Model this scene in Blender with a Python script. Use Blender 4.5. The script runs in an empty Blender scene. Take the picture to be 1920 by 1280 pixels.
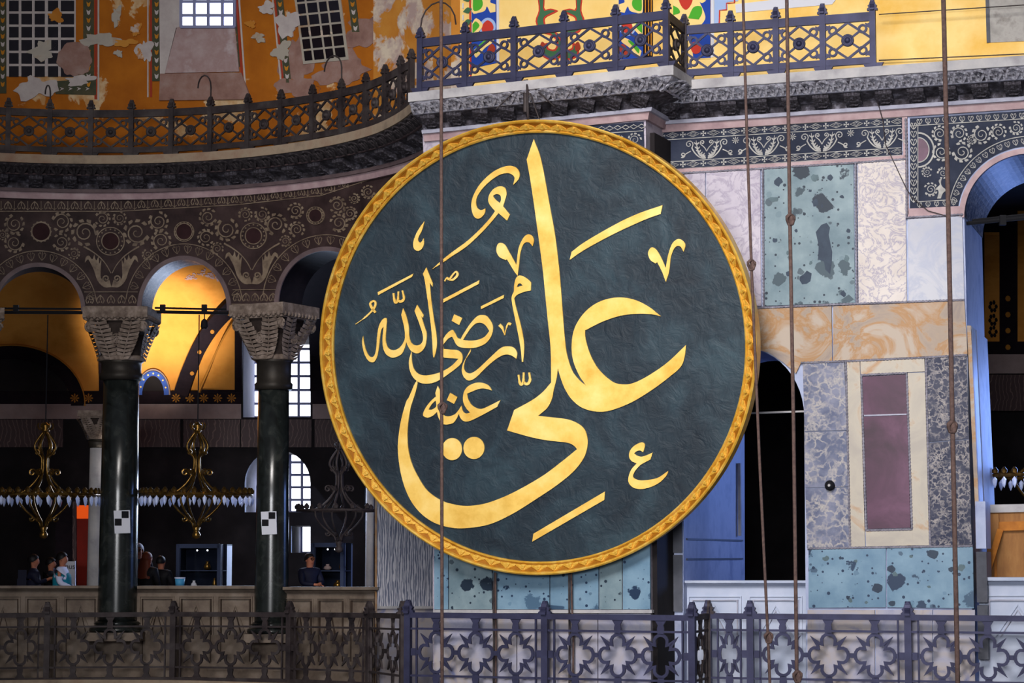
import bpy, math, random
from mathutils import Vector, Matrix
from mathutils.geometry import tessellate_polygon
random.seed(7)
SC = bpy.context.scene
COL = SC.collection
V = Vector

# ---------------------------------------------------------------- camera
F = 4200.0; YH = 1040.0; PITCH = math.atan((YH - 640) / F)
CAM = V((0, 0, 1.65))
cd = bpy.data.cameras.new('camera'); cam = bpy.data.objects.new('camera', cd); COL.objects.link(cam)
cd.sensor_width = 36; cd.lens = F / 1920 * 36; cd.clip_end = 500
cam.location = CAM; cam.rotation_euler = (math.pi / 2 + PITCH, 0, 0)
SC.camera = cam

# ---------------------------------------------------------------- world and light
w = bpy.data.worlds.new('world'); SC.world = w; w.use_nodes = True
w.node_tree.nodes['Background'].inputs[0].default_value = (0.80, 0.86, 1.0, 1)
w.node_tree.nodes['Background'].inputs[1].default_value = 0.10
SC.view_settings.view_transform = 'Standard'; SC.view_settings.look = 'None'
SC.view_settings.gamma = 1; SC.view_settings.exposure = 0.0; SC.view_settings.use_curve_mapping = False

def area(name, loc, target, sx, sy, power, col, spread=180):
    l = bpy.data.lights.new(name, 'AREA'); l.shape = 'RECTANGLE'; l.size = sx; l.size_y = sy
    l.energy = power; l.color = col; l.spread = math.radians(spread)
    o = bpy.data.objects.new(name, l); COL.objects.link(o); o.location = loc
    o.rotation_euler = (V(target) - V(loc)).to_track_quat('-Z', 'Y').to_euler()
    return o
# daylight from the high windows of the nave across from the pier
area('nave_window_light', (-5, 3, 21), (4.6, 37, 5.0), 10, 8, 950, (1.0, 0.96, 0.93), 44)
# frontal fill added behind the camera, in place of unseen gallery windows
area('opposite_gallery_fill', (-5, -5, 5.5), (3.5, 37, 4.5), 14, 4, 640, (0.96, 0.97, 1.0), 46)
area('nave_high_light', (-3, 14, 20), (-6, 42, 11), 6, 6, 150, (1.0, 0.93, 0.86), 70)

# ---------------------------------------------------------------- surfaces addressed by photo pixel
def ray(px, py):
    x = (px - 960) / F; u = (640 - py) / F; c, s = math.cos(PITCH), math.sin(PITCH)
    return V((x, c - u * s, s + u * c))
class Plane:
    def __init__(s, px, Y, yaw, tilt=0, z=0.0):
        s.p = V(((px - 960) / F * Y, Y, z)); a = math.radians(yaw); t = math.radians(tilt)
        s.n = V((-math.sin(a) * math.cos(t), -math.cos(a) * math.cos(t), -math.sin(t)))
        s.t = V((math.cos(a), -math.sin(a), 0)); s.up = s.t.cross(s.n) * -1
        if s.up.z < 0: s.up = -s.up
    def __call__(s, px, py, o=0.0):
        d = ray(px, py); q = s.p + s.n * o
        return CAM + d * ((q - CAM).dot(s.n) / d.dot(s.n))
    def nrm(s, p): return s.n
class Cyl:
    curved = 1
    cx, cy = -8.1, 36.7
    def __init__(s, R): s.R = R
    def __call__(s, px, py, o=0.0):
        R = s.R - o; d = ray(px, py); a = d.x ** 2 + d.y ** 2; b = -2 * (d.x * s.cx + d.y * s.cy)
        c = s.cx ** 2 + s.cy ** 2 - R * R
        t = (-b + math.sqrt(max(b * b - 4 * a * c, 0))) / 2 / a
        return CAM + d * t
    def nrm(s, p):
        n = V((s.cx - p.x, s.cy - p.y, 0)); return n.normalized()
    def ang(s, px, o=0.0):
        p = s(px, 1040, o); return math.atan2(p.y - s.cy, p.x - s.cx)
    def at(s, ang, z, o=0.0):
        r = s.R - o; return V((s.cx + r * math.cos(ang), s.cy + r * math.sin(ang), z))
class Vault:
    curved = 2   # far half of the gallery's tunnel vault, running along x
    Y1, Z1, a, b = 52.0, 5.45, 5.5, 3.4
    def __call__(s, px, py, o=0.0):
        d = ray(px, py); lo, hi = 44.0, 52.0
        y0 = s.Y1 - s.a
        def g(Y):
            p = CAM + d * (Y / d.y)
            return ((p.y - y0) / (s.a - o)) ** 2 + ((p.z - s.Z1) / (s.b - o)) ** 2 - 1 if p.z > s.Z1 else (p.y - y0) / (s.a - o) - 1
        for i in range(40):
            m = (lo + hi) / 2
            if g(m) > 0: hi = m
            else: lo = m
        return CAM + d * (lo / d.y)
    def nrm(s, p):
        y0 = s.Y1 - s.a
        if p.z <= s.Z1: return V((0, -1, 0))
        return -V((0, (p.y - y0) / s.a ** 2, (p.z - s.Z1) / s.b ** 2)).normalized()
B = Plane(1000, 37.3, 22)            # front face of the pier that carries the roundel
R = Plane(1290, 37.3, 18)            # wall right of it
U = Plane(1002, 36.55, 17, 5.5, 5.02)   # roundel board
UW = Plane(1290, 38.7, 18)           # yellow wall above the cornice
EX = Cyl(7.3)                        # exedra wall with the arcade
EU = Cyl(8.3)                        # painted wall above the exedra cornice
G = Plane(520, 52.0, 0)              # outer wall of the gallery
VA = Vault()

# ---------------------------------------------------------------- mesh helpers
def crom(pts, n=5, closed=True):
    """Catmull-Rom through points; a third element marks a corner."""
    N = len(pts); P = [V((p[0], p[1])) for p in pts]; cor = [len(p) > 2 for p in pts]; out = []
    for i in range(N if closed else N - 1):
        j = (i + 1) % N
        p1, p2 = P[i], P[j]
        p0 = p1 * 2 - p2 if (cor[i] or (not closed and i == 0)) else P[i - 1]
        p3 = p2 * 2 - p1 if (cor[j] or (not closed and j == N - 1)) else P[(j + 1) % N]
        if (cor[i] and cor[j]): out.append(p1); continue
        for k in range(n):
            t = k / n
            out.append(0.5 * ((2 * p1) + (p2 - p0) * t + (2 * p0 - 5 * p1 + 4 * p2 - p3) * t * t + (3 * p1 - p0 - 3 * p2 + p3) * t ** 3))
    if not closed: out.append(P[-1])
    return out
ORG = {}
class MB:
    def __init__(s): s.v = []; s.f = []
    def add(s, vs, fs):
        n = len(s.v); s.v += [V(v) for v in vs]; s.f += [tuple(i + n for i in f) for f in fs]; return s
    def poly(s, S, pts, o0, o1, holes=()):
        if not isinstance(S, Plane) and not holes and getattr(S, 'curved', False):
            return s.cpoly(S, [V((p[0], p[1])) for p in pts], o0, o1)
        loops = [list(pts)] + [list(h) for h in holes]
        tri = tessellate_polygon([[V((p[0], p[1], 0)) for p in l] for l in loops])
        fl = [p for l in loops for p in l]
        fr = [S(p[0], p[1], o1) for p in fl]
        bk = [p - S.nrm(p) * (o1 - o0) for p in fr]; n = len(fl)
        fs = []
        for t in tri:
            a, b, c = [fr[i] for i in t]
            nn = (b - a).cross(c - a)
            if nn.length < 1e-12: continue
            fs.append(tuple(t) if nn.dot(S.nrm(a)) > 0 else tuple(reversed(t)))
        k = 0
        for l in loops:
            m = len(l)
            for i in range(m): fs.append((k + i, k + (i + 1) % m, n + k + (i + 1) % m, n + k + i))
            k += m
        return s.add(fr + bk, fs)
    def cpoly(s, S, pts, o0, o1, st=14.0):
        """polygon laid on a curved surface: cut into narrow slabs so that it follows the curve"""
        def clip(P, a, k):      # keep k*(x-a) >= 0
            out = []
            for i in range(len(P)):
                p, q = P[i], P[(i + 1) % len(P)]; dp, dq = k * (p.x - a), k * (q.x - a)
                if dp >= 0: out.append(p)
                if (dp > 0 > dq) or (dp < 0 < dq): out.append(p + (q - p) * (dp / (dp - dq)))
            return out
        x0, x1 = min(p.x for p in pts), max(p.x for p in pts); n = max(1, int(math.ceil((x1 - x0) / st)))
        for i in range(n):
            P = pts
            if n > 1: P = clip(clip(pts, x0 + (x1 - x0) * i / n, 1), x0 + (x1 - x0) * (i + 1) / n, -1)
            if len(P) < 3: continue
            y0, y1 = min(p.y for p in P), max(p.y for p in P); m = max(1, int(math.ceil((y1 - y0) / st))) if S.curved == 2 else 1
            for j in range(m):
                Q = P
                if m > 1:
                    sw = [V((p.y, p.x)) for p in P]; Q = [V((p.y, p.x)) for p in clip(clip(sw, y0 + (y1 - y0) * j / m, 1), y0 + (y1 - y0) * (j + 1) / m, -1)]
                if len(Q) < 3: continue
                tri = tessellate_polygon([[V((p.x, p.y, 0)) for p in Q]]); fr = [S(p.x, p.y, o1) for p in Q]; fs = []
                for t in tri:
                    a, b, c = [fr[k] for k in t]; nn = (b - a).cross(c - a)
                    if nn.length > 1e-12: fs.append(tuple(t) if nn.dot(S.nrm(a)) > 0 else tuple(reversed(t)))
                s.add(fr, fs)
        L = []
        for i in range(len(pts)):
            p, q = pts[i], pts[(i + 1) % len(pts)]; k = max(1, int((q - p).length / st)); L += [p + (q - p) * j / k for j in range(k)]
        fr = [S(p.x, p.y, o1) for p in L]; bk = [p - S.nrm(p) * (o1 - o0) for p in fr]; n = len(L)
        return s.add(fr + bk, [(i, (i + 1) % n, n + (i + 1) % n, n + i) for i in range(n)])
    def rect(s, S, x0, y0, x1, y1, o0, o1): return s.poly(S, [(x0, y0), (x1, y0), (x1, y1), (x0, y1)], o0, o1)
    def strip(s, S, pts, ws, o0, o1, closed=False):
        P = [V((p[0], p[1])) for p in pts]; n = len(P)
        if not hasattr(ws, '__len__'): ws = [ws] * n
        vs = []
        for i in range(n):
            a = P[i - 1] if (i > 0 or closed) else P[i]; b = P[(i + 1) % n] if (i < n - 1 or closed) else P[i]
            d = (b - a); d = d.normalized() if d.length > 1e-9 else V((1, 0)); q = V((-d.y, d.x)) * ws[i] / 2
            for p in (P[i] + q, P[i] - q):
                f_ = S(p.x, p.y, o1); vs.append(f_); vs.append(f_ - S.nrm(f_) * (o1 - o0))
        fs = []
        for i in range(n if closed else n - 1):
            a = i * 4; b = ((i + 1) % n) * 4
            fs += [(a, a + 2, b + 2, b), (a, b, b + 1, a + 1), (a + 2, a + 3, b + 3, b + 2)]
        if not closed:
            e = (n - 1) * 4; fs += [(0, 1, 3, 2), (e, e + 2, e + 3, e + 1)]
        return s.add(vs, fs)
    def disc(s, S, cx, cy, rx, ry, o0, o1, n=24, hole=0):
        p = [(cx + rx * math.cos(6.2832 * i / n), cy + ry * math.sin(6.2832 * i / n)) for i in range(n)]
        h = [[(cx + hole * rx * math.cos(6.2832 * i / n), cy + hole * ry * math.sin(6.2832 * i / n)) for i in range(n)]] if hole else []
        return s.poly(S, p, o0, o1, h)
    def sheet(s, S, xs, ytop, ybot, off=0.0, ny=1):
        """surface patch between two pixel curves"""
        vs = []; fs = []
        for x in xs:
            a, b = (ytop(x) if callable(ytop) else ytop), (ybot(x) if callable(ybot) else ybot)
            for j in range(ny + 1): vs.append(S(x, a + (b - a) * j / ny, off))
        m = ny + 1
        for i in range(len(xs) - 1):
            for j in range(ny): fs.append((i * m + j, i * m + j + 1, (i + 1) * m + j + 1, (i + 1) * m + j))
        return s.add(vs, fs)
    def box(s, o, ax, ay, az):
        """o corner-centre of base, half axes ax, ay and full axis az"""
        o = V(o); ax = V(ax); ay = V(ay); az = V(az)
        vs = [o - ax - ay, o + ax - ay, o + ax + ay, o - ax + ay]; vs += [v + az for v in vs]
        return s.add(vs, [(3, 2, 1, 0), (4, 5, 6, 7), (0, 1, 5, 4), (1, 2, 6, 5), (2, 3, 7, 6), (3, 0, 4, 7)])
    def bar(s, a, b, w_, d_, nrm):
        a = V(a); b = V(b); t = (b - a).normalized(); n = V(nrm).normalized(); q = t.cross(n).normalized()
        return s.box(a, q * w_ / 2, n * d_ / 2, b - a)
    def tube(s, pts, r, n=6, cap=True):
        P = [V(p) for p in pts]; m = len(P); rs = r if hasattr(r, '__len__') else [r] * m; vs = []; ref = None
        for i in range(m):
            d = (P[min(i + 1, m - 1)] - P[max(i - 1, 0)]); d = d.normalized() if d.length > 1e-9 else V((0, 0, 1))
            if ref is None: ref = V((1, 0, 0)) if abs(d.x) < .8 else V((0, 1, 0))
            u = (ref - d * ref.dot(d)).normalized(); ref = u; q = d.cross(u)
            for k in range(n):
                t = 6.28318 * k / n; vs.append(P[i] + (u * math.cos(t) + q * math.sin(t)) * rs[i])
        fs = [(i * n + k, i * n + (k + 1) % n, (i + 1) * n + (k + 1) % n, (i + 1) * n + k) for i in range(m - 1) for k in range(n)]
        if cap: fs += [tuple(reversed(range(n))), tuple(range((m - 1) * n, m * n))]
        return s.add(vs, fs)
    def lathe(s, c, prof, n=24, ax=V((0, 0, 1)), u=V((1, 0, 0)), cap=True):
        c = V(c); q = ax.cross(u); vs = []
        for r, h in prof:
            for k in range(n):
                t = 6.28318 * k / n; vs.append(c + ax * h + (u * math.cos(t) + q * math.sin(t)) * r)
        m = len(prof)
        fs = [(i * n + k, i * n + (k + 1) % n, (i + 1) * n + (k + 1) % n, (i + 1) * n + k) for i in range(m - 1) for k in range(n)]
        if cap: fs += [tuple(reversed(range(n))), tuple(range((m - 1) * n, m * n))]
        return s.add(vs, fs)
    def ball(s, c, r, sc=(1, 1, 1), n=12, m=8):
        c = V(c); vs = []; fs = []
        for i in range(m + 1):
            a = math.pi * i / m
            for k in range(n):
                t = 6.28318 * k / n; vs.append(c + V((r * sc[0] * math.sin(a) * math.cos(t), r * sc[1] * math.sin(a) * math.sin(t), r * sc[2] * math.cos(a))))
        for i in range(m):
            for k in range(n): fs.append((i * n + k, (i + 1) * n + k, (i + 1) * n + (k + 1) % n, i * n + (k + 1) % n))
        return s.add(vs, fs)
    def build(s, name, mat, parent=None, smooth=False):
        base = ORG.get(parent.name, V((0, 0, 0))) if parent else V((0, 0, 0))
        me = bpy.data.meshes.new(name); me.from_pydata([v - base for v in s.v], [], s.f); me.update()
        if smooth:
            for p in me.polygons: p.use_smooth = True
        me.materials.append(mat)
        o = bpy.data.objects.new(name, me); COL.objects.link(o)
        if parent: o.parent = parent
        ORG[o.name] = base
        return o
def tag(o, label=None, cat=None, group=None, kind=None):
    if label: o['label'] = label
    if cat: o['category'] = cat
    if group: o['group'] = group
    if kind: o['kind'] = kind
    return o
def thing(name, loc, label, cat, group=None):
    o = bpy.data.objects.new(name, None); COL.objects.link(o); o.location = loc; o.empty_display_size = .1
    ORG[o.name] = V(loc); return tag(o, label, cat, group)
def struct(o): o['kind'] = 'structure'; return o

# ---------------------------------------------------------------- materials
def lin(h):
    r = [int(h[i:i + 2], 16) / 255 for i in (0, 2, 4)]
    return tuple((c / 12.92 if c < .04045 else ((c + .055) / 1.055) ** 2.4) for c in r) + (1,)
def mat(name, cols, scale=3.0, rough=.6, metal=0.0, bump=0.0, kind='noise', detail=6, pos=None, dist=0.0, stretch=(1, 1, 1), spec=.22, emit=None, estr=1.0, bscale=None):
    m = bpy.data.materials.new(name); m.use_nodes = True; nt = m.node_tree; N = nt.nodes; L = nt.links
    bs = N['Principled BSDF']; bs.inputs['Roughness'].default_value = rough; bs.inputs['Metallic'].default_value = metal
    bs.inputs['Specular IOR Level'].default_value = spec
    if emit:
        bs.inputs['Emission Color'].default_value = lin(emit); bs.inputs['Emission Strength'].default_value = estr
    if isinstance(cols, str): cols = [cols]
    tc = N.new('ShaderNodeTexCoord'); mp = N.new('ShaderNodeMapping'); L.new(tc.outputs['Object'], mp.inputs[0])
    mp.inputs['Scale'].default_value = stretch
    def ramp(src, cs, ps=None):
        r = N.new('ShaderNodeValToRGB'); L.new(src, r.inputs[0]); e = r.color_ramp.elements
        while len(e) < len(cs): e.new(.5)
        ps_ = ps or [.3 + .4 * i / max(1, len(cs) - 1) for i in range(len(cs))]
        for i, c in enumerate(cs): e[i].position = ps_[i]; e[i].color = lin(c)
        return r.outputs[0]
    def noise(sc, dt=detail, d=dist):
        n = N.new('ShaderNodeTexNoise'); n.inputs['Scale'].default_value = sc; n.inputs['Detail'].default_value = dt
        n.inputs['Roughness'].default_value = .6; n.inputs['Distortion'].default_value = d; L.new(mp.outputs[0], n.inputs['Vector']); return n.outputs['Fac']
    def mix(fac, a, b):
        x = N.new('ShaderNodeMix'); x.data_type = 'RGBA'; L.new(fac, x.inputs[0]); L.new(a, x.inputs[6]); L.new(b, x.inputs[7]); return x.outputs[2]
    hgt = None
    if kind == 'noise':
        src = noise(scale); out = ramp(src, cols, pos) if len(cols) > 1 else None; hgt = src
    elif kind == 'wave':
        wv = N.new('ShaderNodeTexWave'); wv.inputs['Scale'].default_value = scale; wv.inputs['Distortion'].default_value = dist
        wv.inputs['Detail'].default_value = 3; wv.inputs['Detail Scale'].default_value = 1.2; L.new(mp.outputs[0], wv.inputs['Vector'])
        out = ramp(wv.outputs['Fac'], cols, pos); hgt = wv.outputs['Fac']
    elif kind == 'breccia':   # cols: matrix a, matrix b, clast dark, clast mid
        a = ramp(noise(scale * .6), cols[:2], [.35, .65])
        vo = N.new('ShaderNodeTexVoronoi'); vo.inputs['Scale'].default_value = scale; L.new(mp.outputs[0], vo.inputs['Vector'])
        nz = noise(scale * 2.6)
        sep = N.new('ShaderNodeSeparateColor'); L.new(vo.outputs['Color'], sep.inputs[0])
        s1 = N.new('ShaderNodeMath'); s1.operation = 'MULTIPLY_ADD'; L.new(sep.outputs[0], s1.inputs[0]); s1.inputs[1].default_value = .95; s1.inputs[2].default_value = -.42
        s2 = N.new('ShaderNodeMath'); s2.operation = 'SUBTRACT'; L.new(s1.outputs[0], s2.inputs[0]); L.new(vo.outputs['Distance'], s2.inputs[1])
        s3 = N.new('ShaderNodeMath'); s3.operation = 'MULTIPLY_ADD'; L.new(nz, s3.inputs[0]); s3.inputs[1].default_value = .75; L.new(s2.outputs[0], s3.inputs[2])
        k = ramp(s3.outputs[0], ['000000', 'ffffff'], [.36, .40])
        cl = ramp(sep.outputs[1], cols[2:], None)
        vs_ = N.new('ShaderNodeTexVoronoi'); vs_.inputs['Scale'].default_value = scale * 4.5; L.new(mp.outputs[0], vs_.inputs['Vector'])
        sp2 = N.new('ShaderNodeSeparateColor'); L.new(vs_.outputs['Color'], sp2.inputs[0])
        d1 = N.new('ShaderNodeMath'); d1.operation = 'MULTIPLY_ADD'; L.new(sp2.outputs[0], d1.inputs[0]); d1.inputs[1].default_value = .8; d1.inputs[2].default_value = -.40
        d2 = N.new('ShaderNodeMath'); d2.operation = 'SUBTRACT'; L.new(d1.outputs[0], d2.inputs[0]); L.new(vs_.outputs['Distance'], d2.inputs[1])
        k2 = ramp(d2.outputs[0], ['000000', 'ffffff'], [.0, .06])
        c1 = ramp(noise(scale * 8), [cols[2], cols[2]])
        v3 = N.new('ShaderNodeTexVoronoi'); v3.inputs['Scale'].default_value = scale * 2.1; L.new(mp.outputs[0], v3.inputs['Vector'])
        q3 = N.new('ShaderNodeSeparateColor'); L.new(v3.outputs['Color'], q3.inputs[0])
        e1 = N.new('ShaderNodeMath'); e1.operation = 'MULTIPLY_ADD'; L.new(q3.outputs[0], e1.inputs[0]); e1.inputs[1].default_value = .8; e1.inputs[2].default_value = -.42
        e2 = N.new('ShaderNodeMath'); e2.operation = 'SUBTRACT'; L.new(e1.outputs[0], e2.inputs[0]); L.new(v3.outputs['Distance'], e2.inputs[1])
        e3 = N.new('ShaderNodeMath'); e3.operation = 'MULTIPLY_ADD'; L.new(nz, e3.inputs[0]); e3.inputs[1].default_value = .6; L.new(e2.outputs[0], e3.inputs[2])
        k3 = ramp(e3.outputs[0], ['000000', 'd8d8d8'], [.28, .33]); c3 = ramp(q3.outputs[1], [cols[2], cols[3], cols[0]])
        out = mix(k2, a, c1); out = mix(k3, out, c3); out = mix(k, out, cl); hgt = nz
    elif kind == 'veins':   # cols: ground a, ground b, vein
        a = ramp(noise(scale), cols[:2], [.35, .65])
        nz = noise(scale * 1.3, 8, 2.2)
        m1 = N.new('ShaderNodeMath'); m1.operation = 'SUBTRACT'; L.new(nz, m1.inputs[0]); m1.inputs[1].default_value = .5
        m2 = N.new('ShaderNodeMath'); m2.operation = 'ABSOLUTE'; L.new(m1.outputs[0], m2.inputs[0])
        k = ramp(m2.outputs[0], ['d0d0d0', '000000'], pos or [.0, .05])
        b = ramp(noise(scale * 3), [cols[2], cols[2]])
        out = mix(k, a, b); hgt = nz
    elif kind == 'web':     # cols: ground a, ground b, web light; ragged light network on a dark ground
        a = ramp(noise(scale * .5), cols[:2], [.4, .6])
        nz = N.new('ShaderNodeTexNoise'); nz.inputs['Scale'].default_value = scale * 1.6; nz.inputs['Detail'].default_value = 5; L.new(mp.outputs[0], nz.inputs['Vector'])
        mx = N.new('ShaderNodeMix'); mx.data_type = 'VECTOR'; mx.inputs[0].default_value = .22; L.new(mp.outputs[0], mx.inputs[4]); L.new(nz.outputs['Color'], mx.inputs[5])
        vo = N.new('ShaderNodeTexVoronoi'); vo.feature = 'DISTANCE_TO_EDGE'; vo.inputs['Scale'].default_value = scale * 1.5; L.new(mx.outputs[1], vo.inputs['Vector'])
        k1 = ramp(vo.outputs['Distance'], ['ffffff', '000000'], [.0, .16]); k3 = ramp(noise(scale * .7), ['202020', 'ffffff'], [.36, .56])
        mm = N.new('ShaderNodeMix'); mm.data_type = 'RGBA'; mm.blend_type = 'MULTIPLY'; mm.inputs[0].default_value = 1; L.new(k1, mm.inputs[6]); L.new(k3, mm.inputs[7])
        b = ramp(noise(scale * 4), [cols[2], cols[3]]); out = mix(mm.outputs[2], a, b); hgt = nz.outputs['Fac']
    elif kind == 'peel':    # cols: paint a, paint b, bare a, bare b
        a = ramp(noise(scale * .8), cols[:2], [.35, .65]); b = ramp(noise(scale * 2), cols[2:], [.4, .6])
        pz = noise(scale * .55, 9, .4); k = ramp(pz, ['000000', 'ffffff'], pos or [.55, .57])
        out = mix(k, a, b); hgt = pz
    if out: L.new(out, bs.inputs['Base Color'])
    else: bs.inputs['Base Color'].default_value = lin(cols[0])
    if bump:
        if bscale: hgt = noise(bscale)
        bp = N.new('ShaderNodeBump'); bp.inputs['Strength'].default_value = bump; bp.inputs['Distance'].default_value = .03
        L.new(hgt, bp.inputs['Height']); L.new(bp.outputs[0], bs.inputs['Normal'])
    return m
K = {}
K['gold'] = mat('letter_gold', ['d29c34', 'ecc262', 'f6d684'], 2.2, .55, 0, 0, pos=[.25, .5, .72])
K['board'] = mat('board_canvas', ['131d27', '1f2d37', '2e414b'], 1.1, .5, 0, .6, dist=.8, bscale=4.5, spec=.25)
K['frame'] = mat('gilded_wood', ['cc9022', 'e4b044', 'f4d070'], 4, .35, .3, .1, pos=[.3, .5, .7], spec=.4)
K['framedark'] = mat('gilded_recess_shade', ['8a5512', 'a86e1c'], 4, .5, .3)
K['iron'] = mat('painted_iron', ['2c2c42', '3c3d58'], 3, .5, .3, .1)
K['irondark'] = mat('dark_iron', ['241f22', '3a3233', '4a4444'], 3, .6, .2, .2)  # darker, browner iron, uneven in tone
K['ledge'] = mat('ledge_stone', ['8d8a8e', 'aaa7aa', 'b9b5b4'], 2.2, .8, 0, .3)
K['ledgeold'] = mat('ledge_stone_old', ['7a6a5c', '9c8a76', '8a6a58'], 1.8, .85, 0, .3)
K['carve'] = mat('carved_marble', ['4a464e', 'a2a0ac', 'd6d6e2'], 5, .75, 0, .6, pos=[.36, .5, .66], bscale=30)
K['carvedark'] = mat('carved_marble_dark', ['2a2529', '4b4548', '8a8082'], 3.2, .8, 0, .6, pos=[.4, .6, .78], bscale=30)  # darker copy of the carved marble for the exedra cornice
K['modil'] = mat('modillion_stone', ['2c282c', '4e4a52', '9a98a6'], 7, .85, 0, .8, pos=[.36, .55, .76], bscale=36)
K['pink'] = mat('pink_marble', ['8d747a', 'a98f92', 'b9a3a6'], 2.5, .6, 0, .1)
K['fillet'] = mat('grey_fillet', ['8f8fa0', 'b2b2c2'], 4, .7, 0, .2)
K['inlayw'] = mat('inlay_white', ['8a8886', 'b6b3ae'], 6, .6)
K['slate'] = mat('inlay_slate', ['151a2c', '1f263a', '2c3244'], 2.5, .6, spec=.15)
K['inlaytan'] = mat('inlay_tan', ['54463c', '776656', '8a7a68'], 5, .55)
K['slatebrown'] = mat('inlay_brown_ground', ['241a1b', '352828', '453635'], 2.0, .65, spec=.12)
K['border'] = mat('arch_border_brown', ['54464a', '705f60'], 3, .6)
K['whitem'] = mat('pinkish_white_marble', ['a89fae', 'bdb5bf', '857c92'], 1.6, .4, kind='veins')
K['creamv'] = mat('white_violet_marble', ['c8bfba', 'bbb1ab', '6f6c92'], 2.2, .4, kind='veins', pos=[0, .045])
K['bluew'] = mat('bluish_white_marble', ['a6a7b2', 'b4b4bc', '9a9fb4'], .9, .4, kind='veins', pos=[0, .08])
K['green'] = mat('green_breccia', ['647882', '84969d', '1e2b3a', '3e4e58'], 2.9, .4, kind='breccia')
K['greenb'] = mat('blue_green_breccia', ['5c7a92', '7894a8', '20324c', '466078'], 2.9, .4, kind='breccia')
K['honey'] = mat('honey_alabaster', ['857873', '9c8a7a', 'a0784f', 'a99a8c'], 1.0, .45, dist=1.8, pos=[.3, .45, .50, .60])
K['cream'] = mat('cream_alabaster', ['a39b92', 'b0a79a', 'a87c50'], 1.2, .45, dist=1.4, pos=[.35, .57, .72])
K['disc'] = mat('dark_disc', ['2a1c1e', '3a2628'], 3, .85, spec=.05)
K['clast'] = mat('dark_clast', ['1e2c40', '2c3c4e'], 6, .45)
K['clast2'] = mat('grey_clast', ['46585f', '566a72'], 6, .45)
K['purple'] = mat('porphyry', ['38202f', '4e2d43', '643f58'], 1.3, .35, dist=.5)
K['greybrec'] = mat('grey_breccia', ['565c76', '7a7c90', 'b4aca2', '928e94'], 5.0, .45, kind='web')
K['darkbrec'] = mat('dark_breccia', ['1a203c', '36384c', 'aaa098', '7c7880'], 7.0, .45, kind='web')
K['wavy'] = mat('wavy_grey_marble', ['6f758a', '9ea0b0', 'c6c4cc'], 5.5, .45, kind='wave', dist=8, stretch=(1.3, 1.3, .35))
K['lowm'] = mat('lower_grey_marble', ['8486a0', 'a09eae', 'a89e9c', '6a7094'], 1.4, .55, dist=.8, pos=[.3, .45, .58, .7])
K['whitepar'] = mat('white_parapet_marble', ['9fa9c0', 'b8bed0'], 1.5, .5)
K['darkpil'] = mat('dark_pilaster', ['3a3c46', '555660'], 3, .5)
K['rope'] = mat('rope', ['4a3a38', '66524c'], 20, .9)
K['ropegrey'] = mat('rope_moulding', ['5c5a66', '8b8894'], 9, .7)
K['yellow'] = mat('yellow_plaster', ['f0c66e', 'f7d58a', 'e9b653'], .7, .8)
K['orange'] = mat('orange_plaster', ['a25a14', 'b86c1a', 'd6bb94', 'c0905c'], 1.7, .85, 0, .15, kind='peel', pos=[.565, .58])
K['orangeb'] = mat('orange_plaster_faded', ['c98a3a', 'b76f22', 'd9c9b4', 'b29a94'], 1.7, .85, 0, .15, kind='peel', pos=[.49, .52])
K['bare'] = mat('bare_mortar', ['7c5c54', '96746a', 'a48a82'], 2.4, .9, 0, .4)
K['reveal'] = mat('window_reveal_plaster', ['b8a4a4', 'a68a88', 'c8bcc0'], 2.0, .9, 0, .3)
K['wreveal'] = mat('white_reveal_plaster', ['d8dcec', 'c4cae0'], 2.0, .9)
K['pgreen'] = mat('painted_green_band', ['3d4636', '4a4a38', '5a5440'], 6, .85)
K['pwhite'] = mat('painted_white', ['c9c0bc', 'b5a9a8'], 5, .85)
K['pdark'] = mat('painted_dark_pane', ['15131d', '201c28'], 4, .7)
K['pred'] = mat('painted_red', 'a23a26', rough=.8)
K['pred2'] = mat('painted_bright_red', 'c0392b', rough=.8)
K['pblue'] = mat('painted_blue', '2244a0', rough=.8)
K['plblue'] = mat('painted_light_blue', '9db4dc', rough=.8)
K['pgr'] = mat('painted_grass_green', '4aa52e', rough=.8)
K['pdgr'] = mat('painted_dark_green', '3f6a4a', rough=.8)
K['pyel'] = mat('painted_pale_yellow', 'f5d489', rough=.8)
K['pgold'] = mat('painted_ochre', ['c98a2a', 'b8741c'], 3, .8)
K['greypatch'] = mat('grey_patch', ['8f8c88', 'aaa6a2', '6d6862'], 3, .9)
K['glass'] = mat('daylit_pane', 'ffffff', rough=.3, emit='eef2ff', estr=3.2)
K['muntin'] = mat('muntin', '8d92b8', rough=.7)
K['shaft'] = mat('verd_antique', ['141615', '202423', '3c3e3a'], 3.2, .22, 0, 0, dist=1.2, pos=[.35, .55, .8], spec=.6)
K['cap'] = mat('capital_marble', ['5a4c44', '796a60', '9a8a80'], 7, .8, 0, .5, bscale=26)
K['capdark'] = mat('capital_recess_shade', ['2a211e', '3a302c'], 7, .85)  # darker marble paints the shade behind the capital leaves
K['neck'] = mat('bronze_collar', ['26221f', '38332e'], 4, .5, .4)
K['parap'] = mat('parapet_marble', ['5c4f47', '786a5e', '877a70'], 2.2, .7, 0, .2)
K['parapd'] = mat('parapet_groove', ['3c3029', '4a3d35'], 3, .8)
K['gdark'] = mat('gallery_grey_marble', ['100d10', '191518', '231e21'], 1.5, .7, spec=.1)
K['gstripe'] = mat('gallery_striped_marble', ['3a2628', '6a5450', '3c282a'], 1.6, .5, kind='wave', dist=7, pos=[.3, .5, .7])
K['gpink'] = mat('gallery_pale_band', ['7d6a68', '8f7e7c'], 3, .6)
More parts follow.
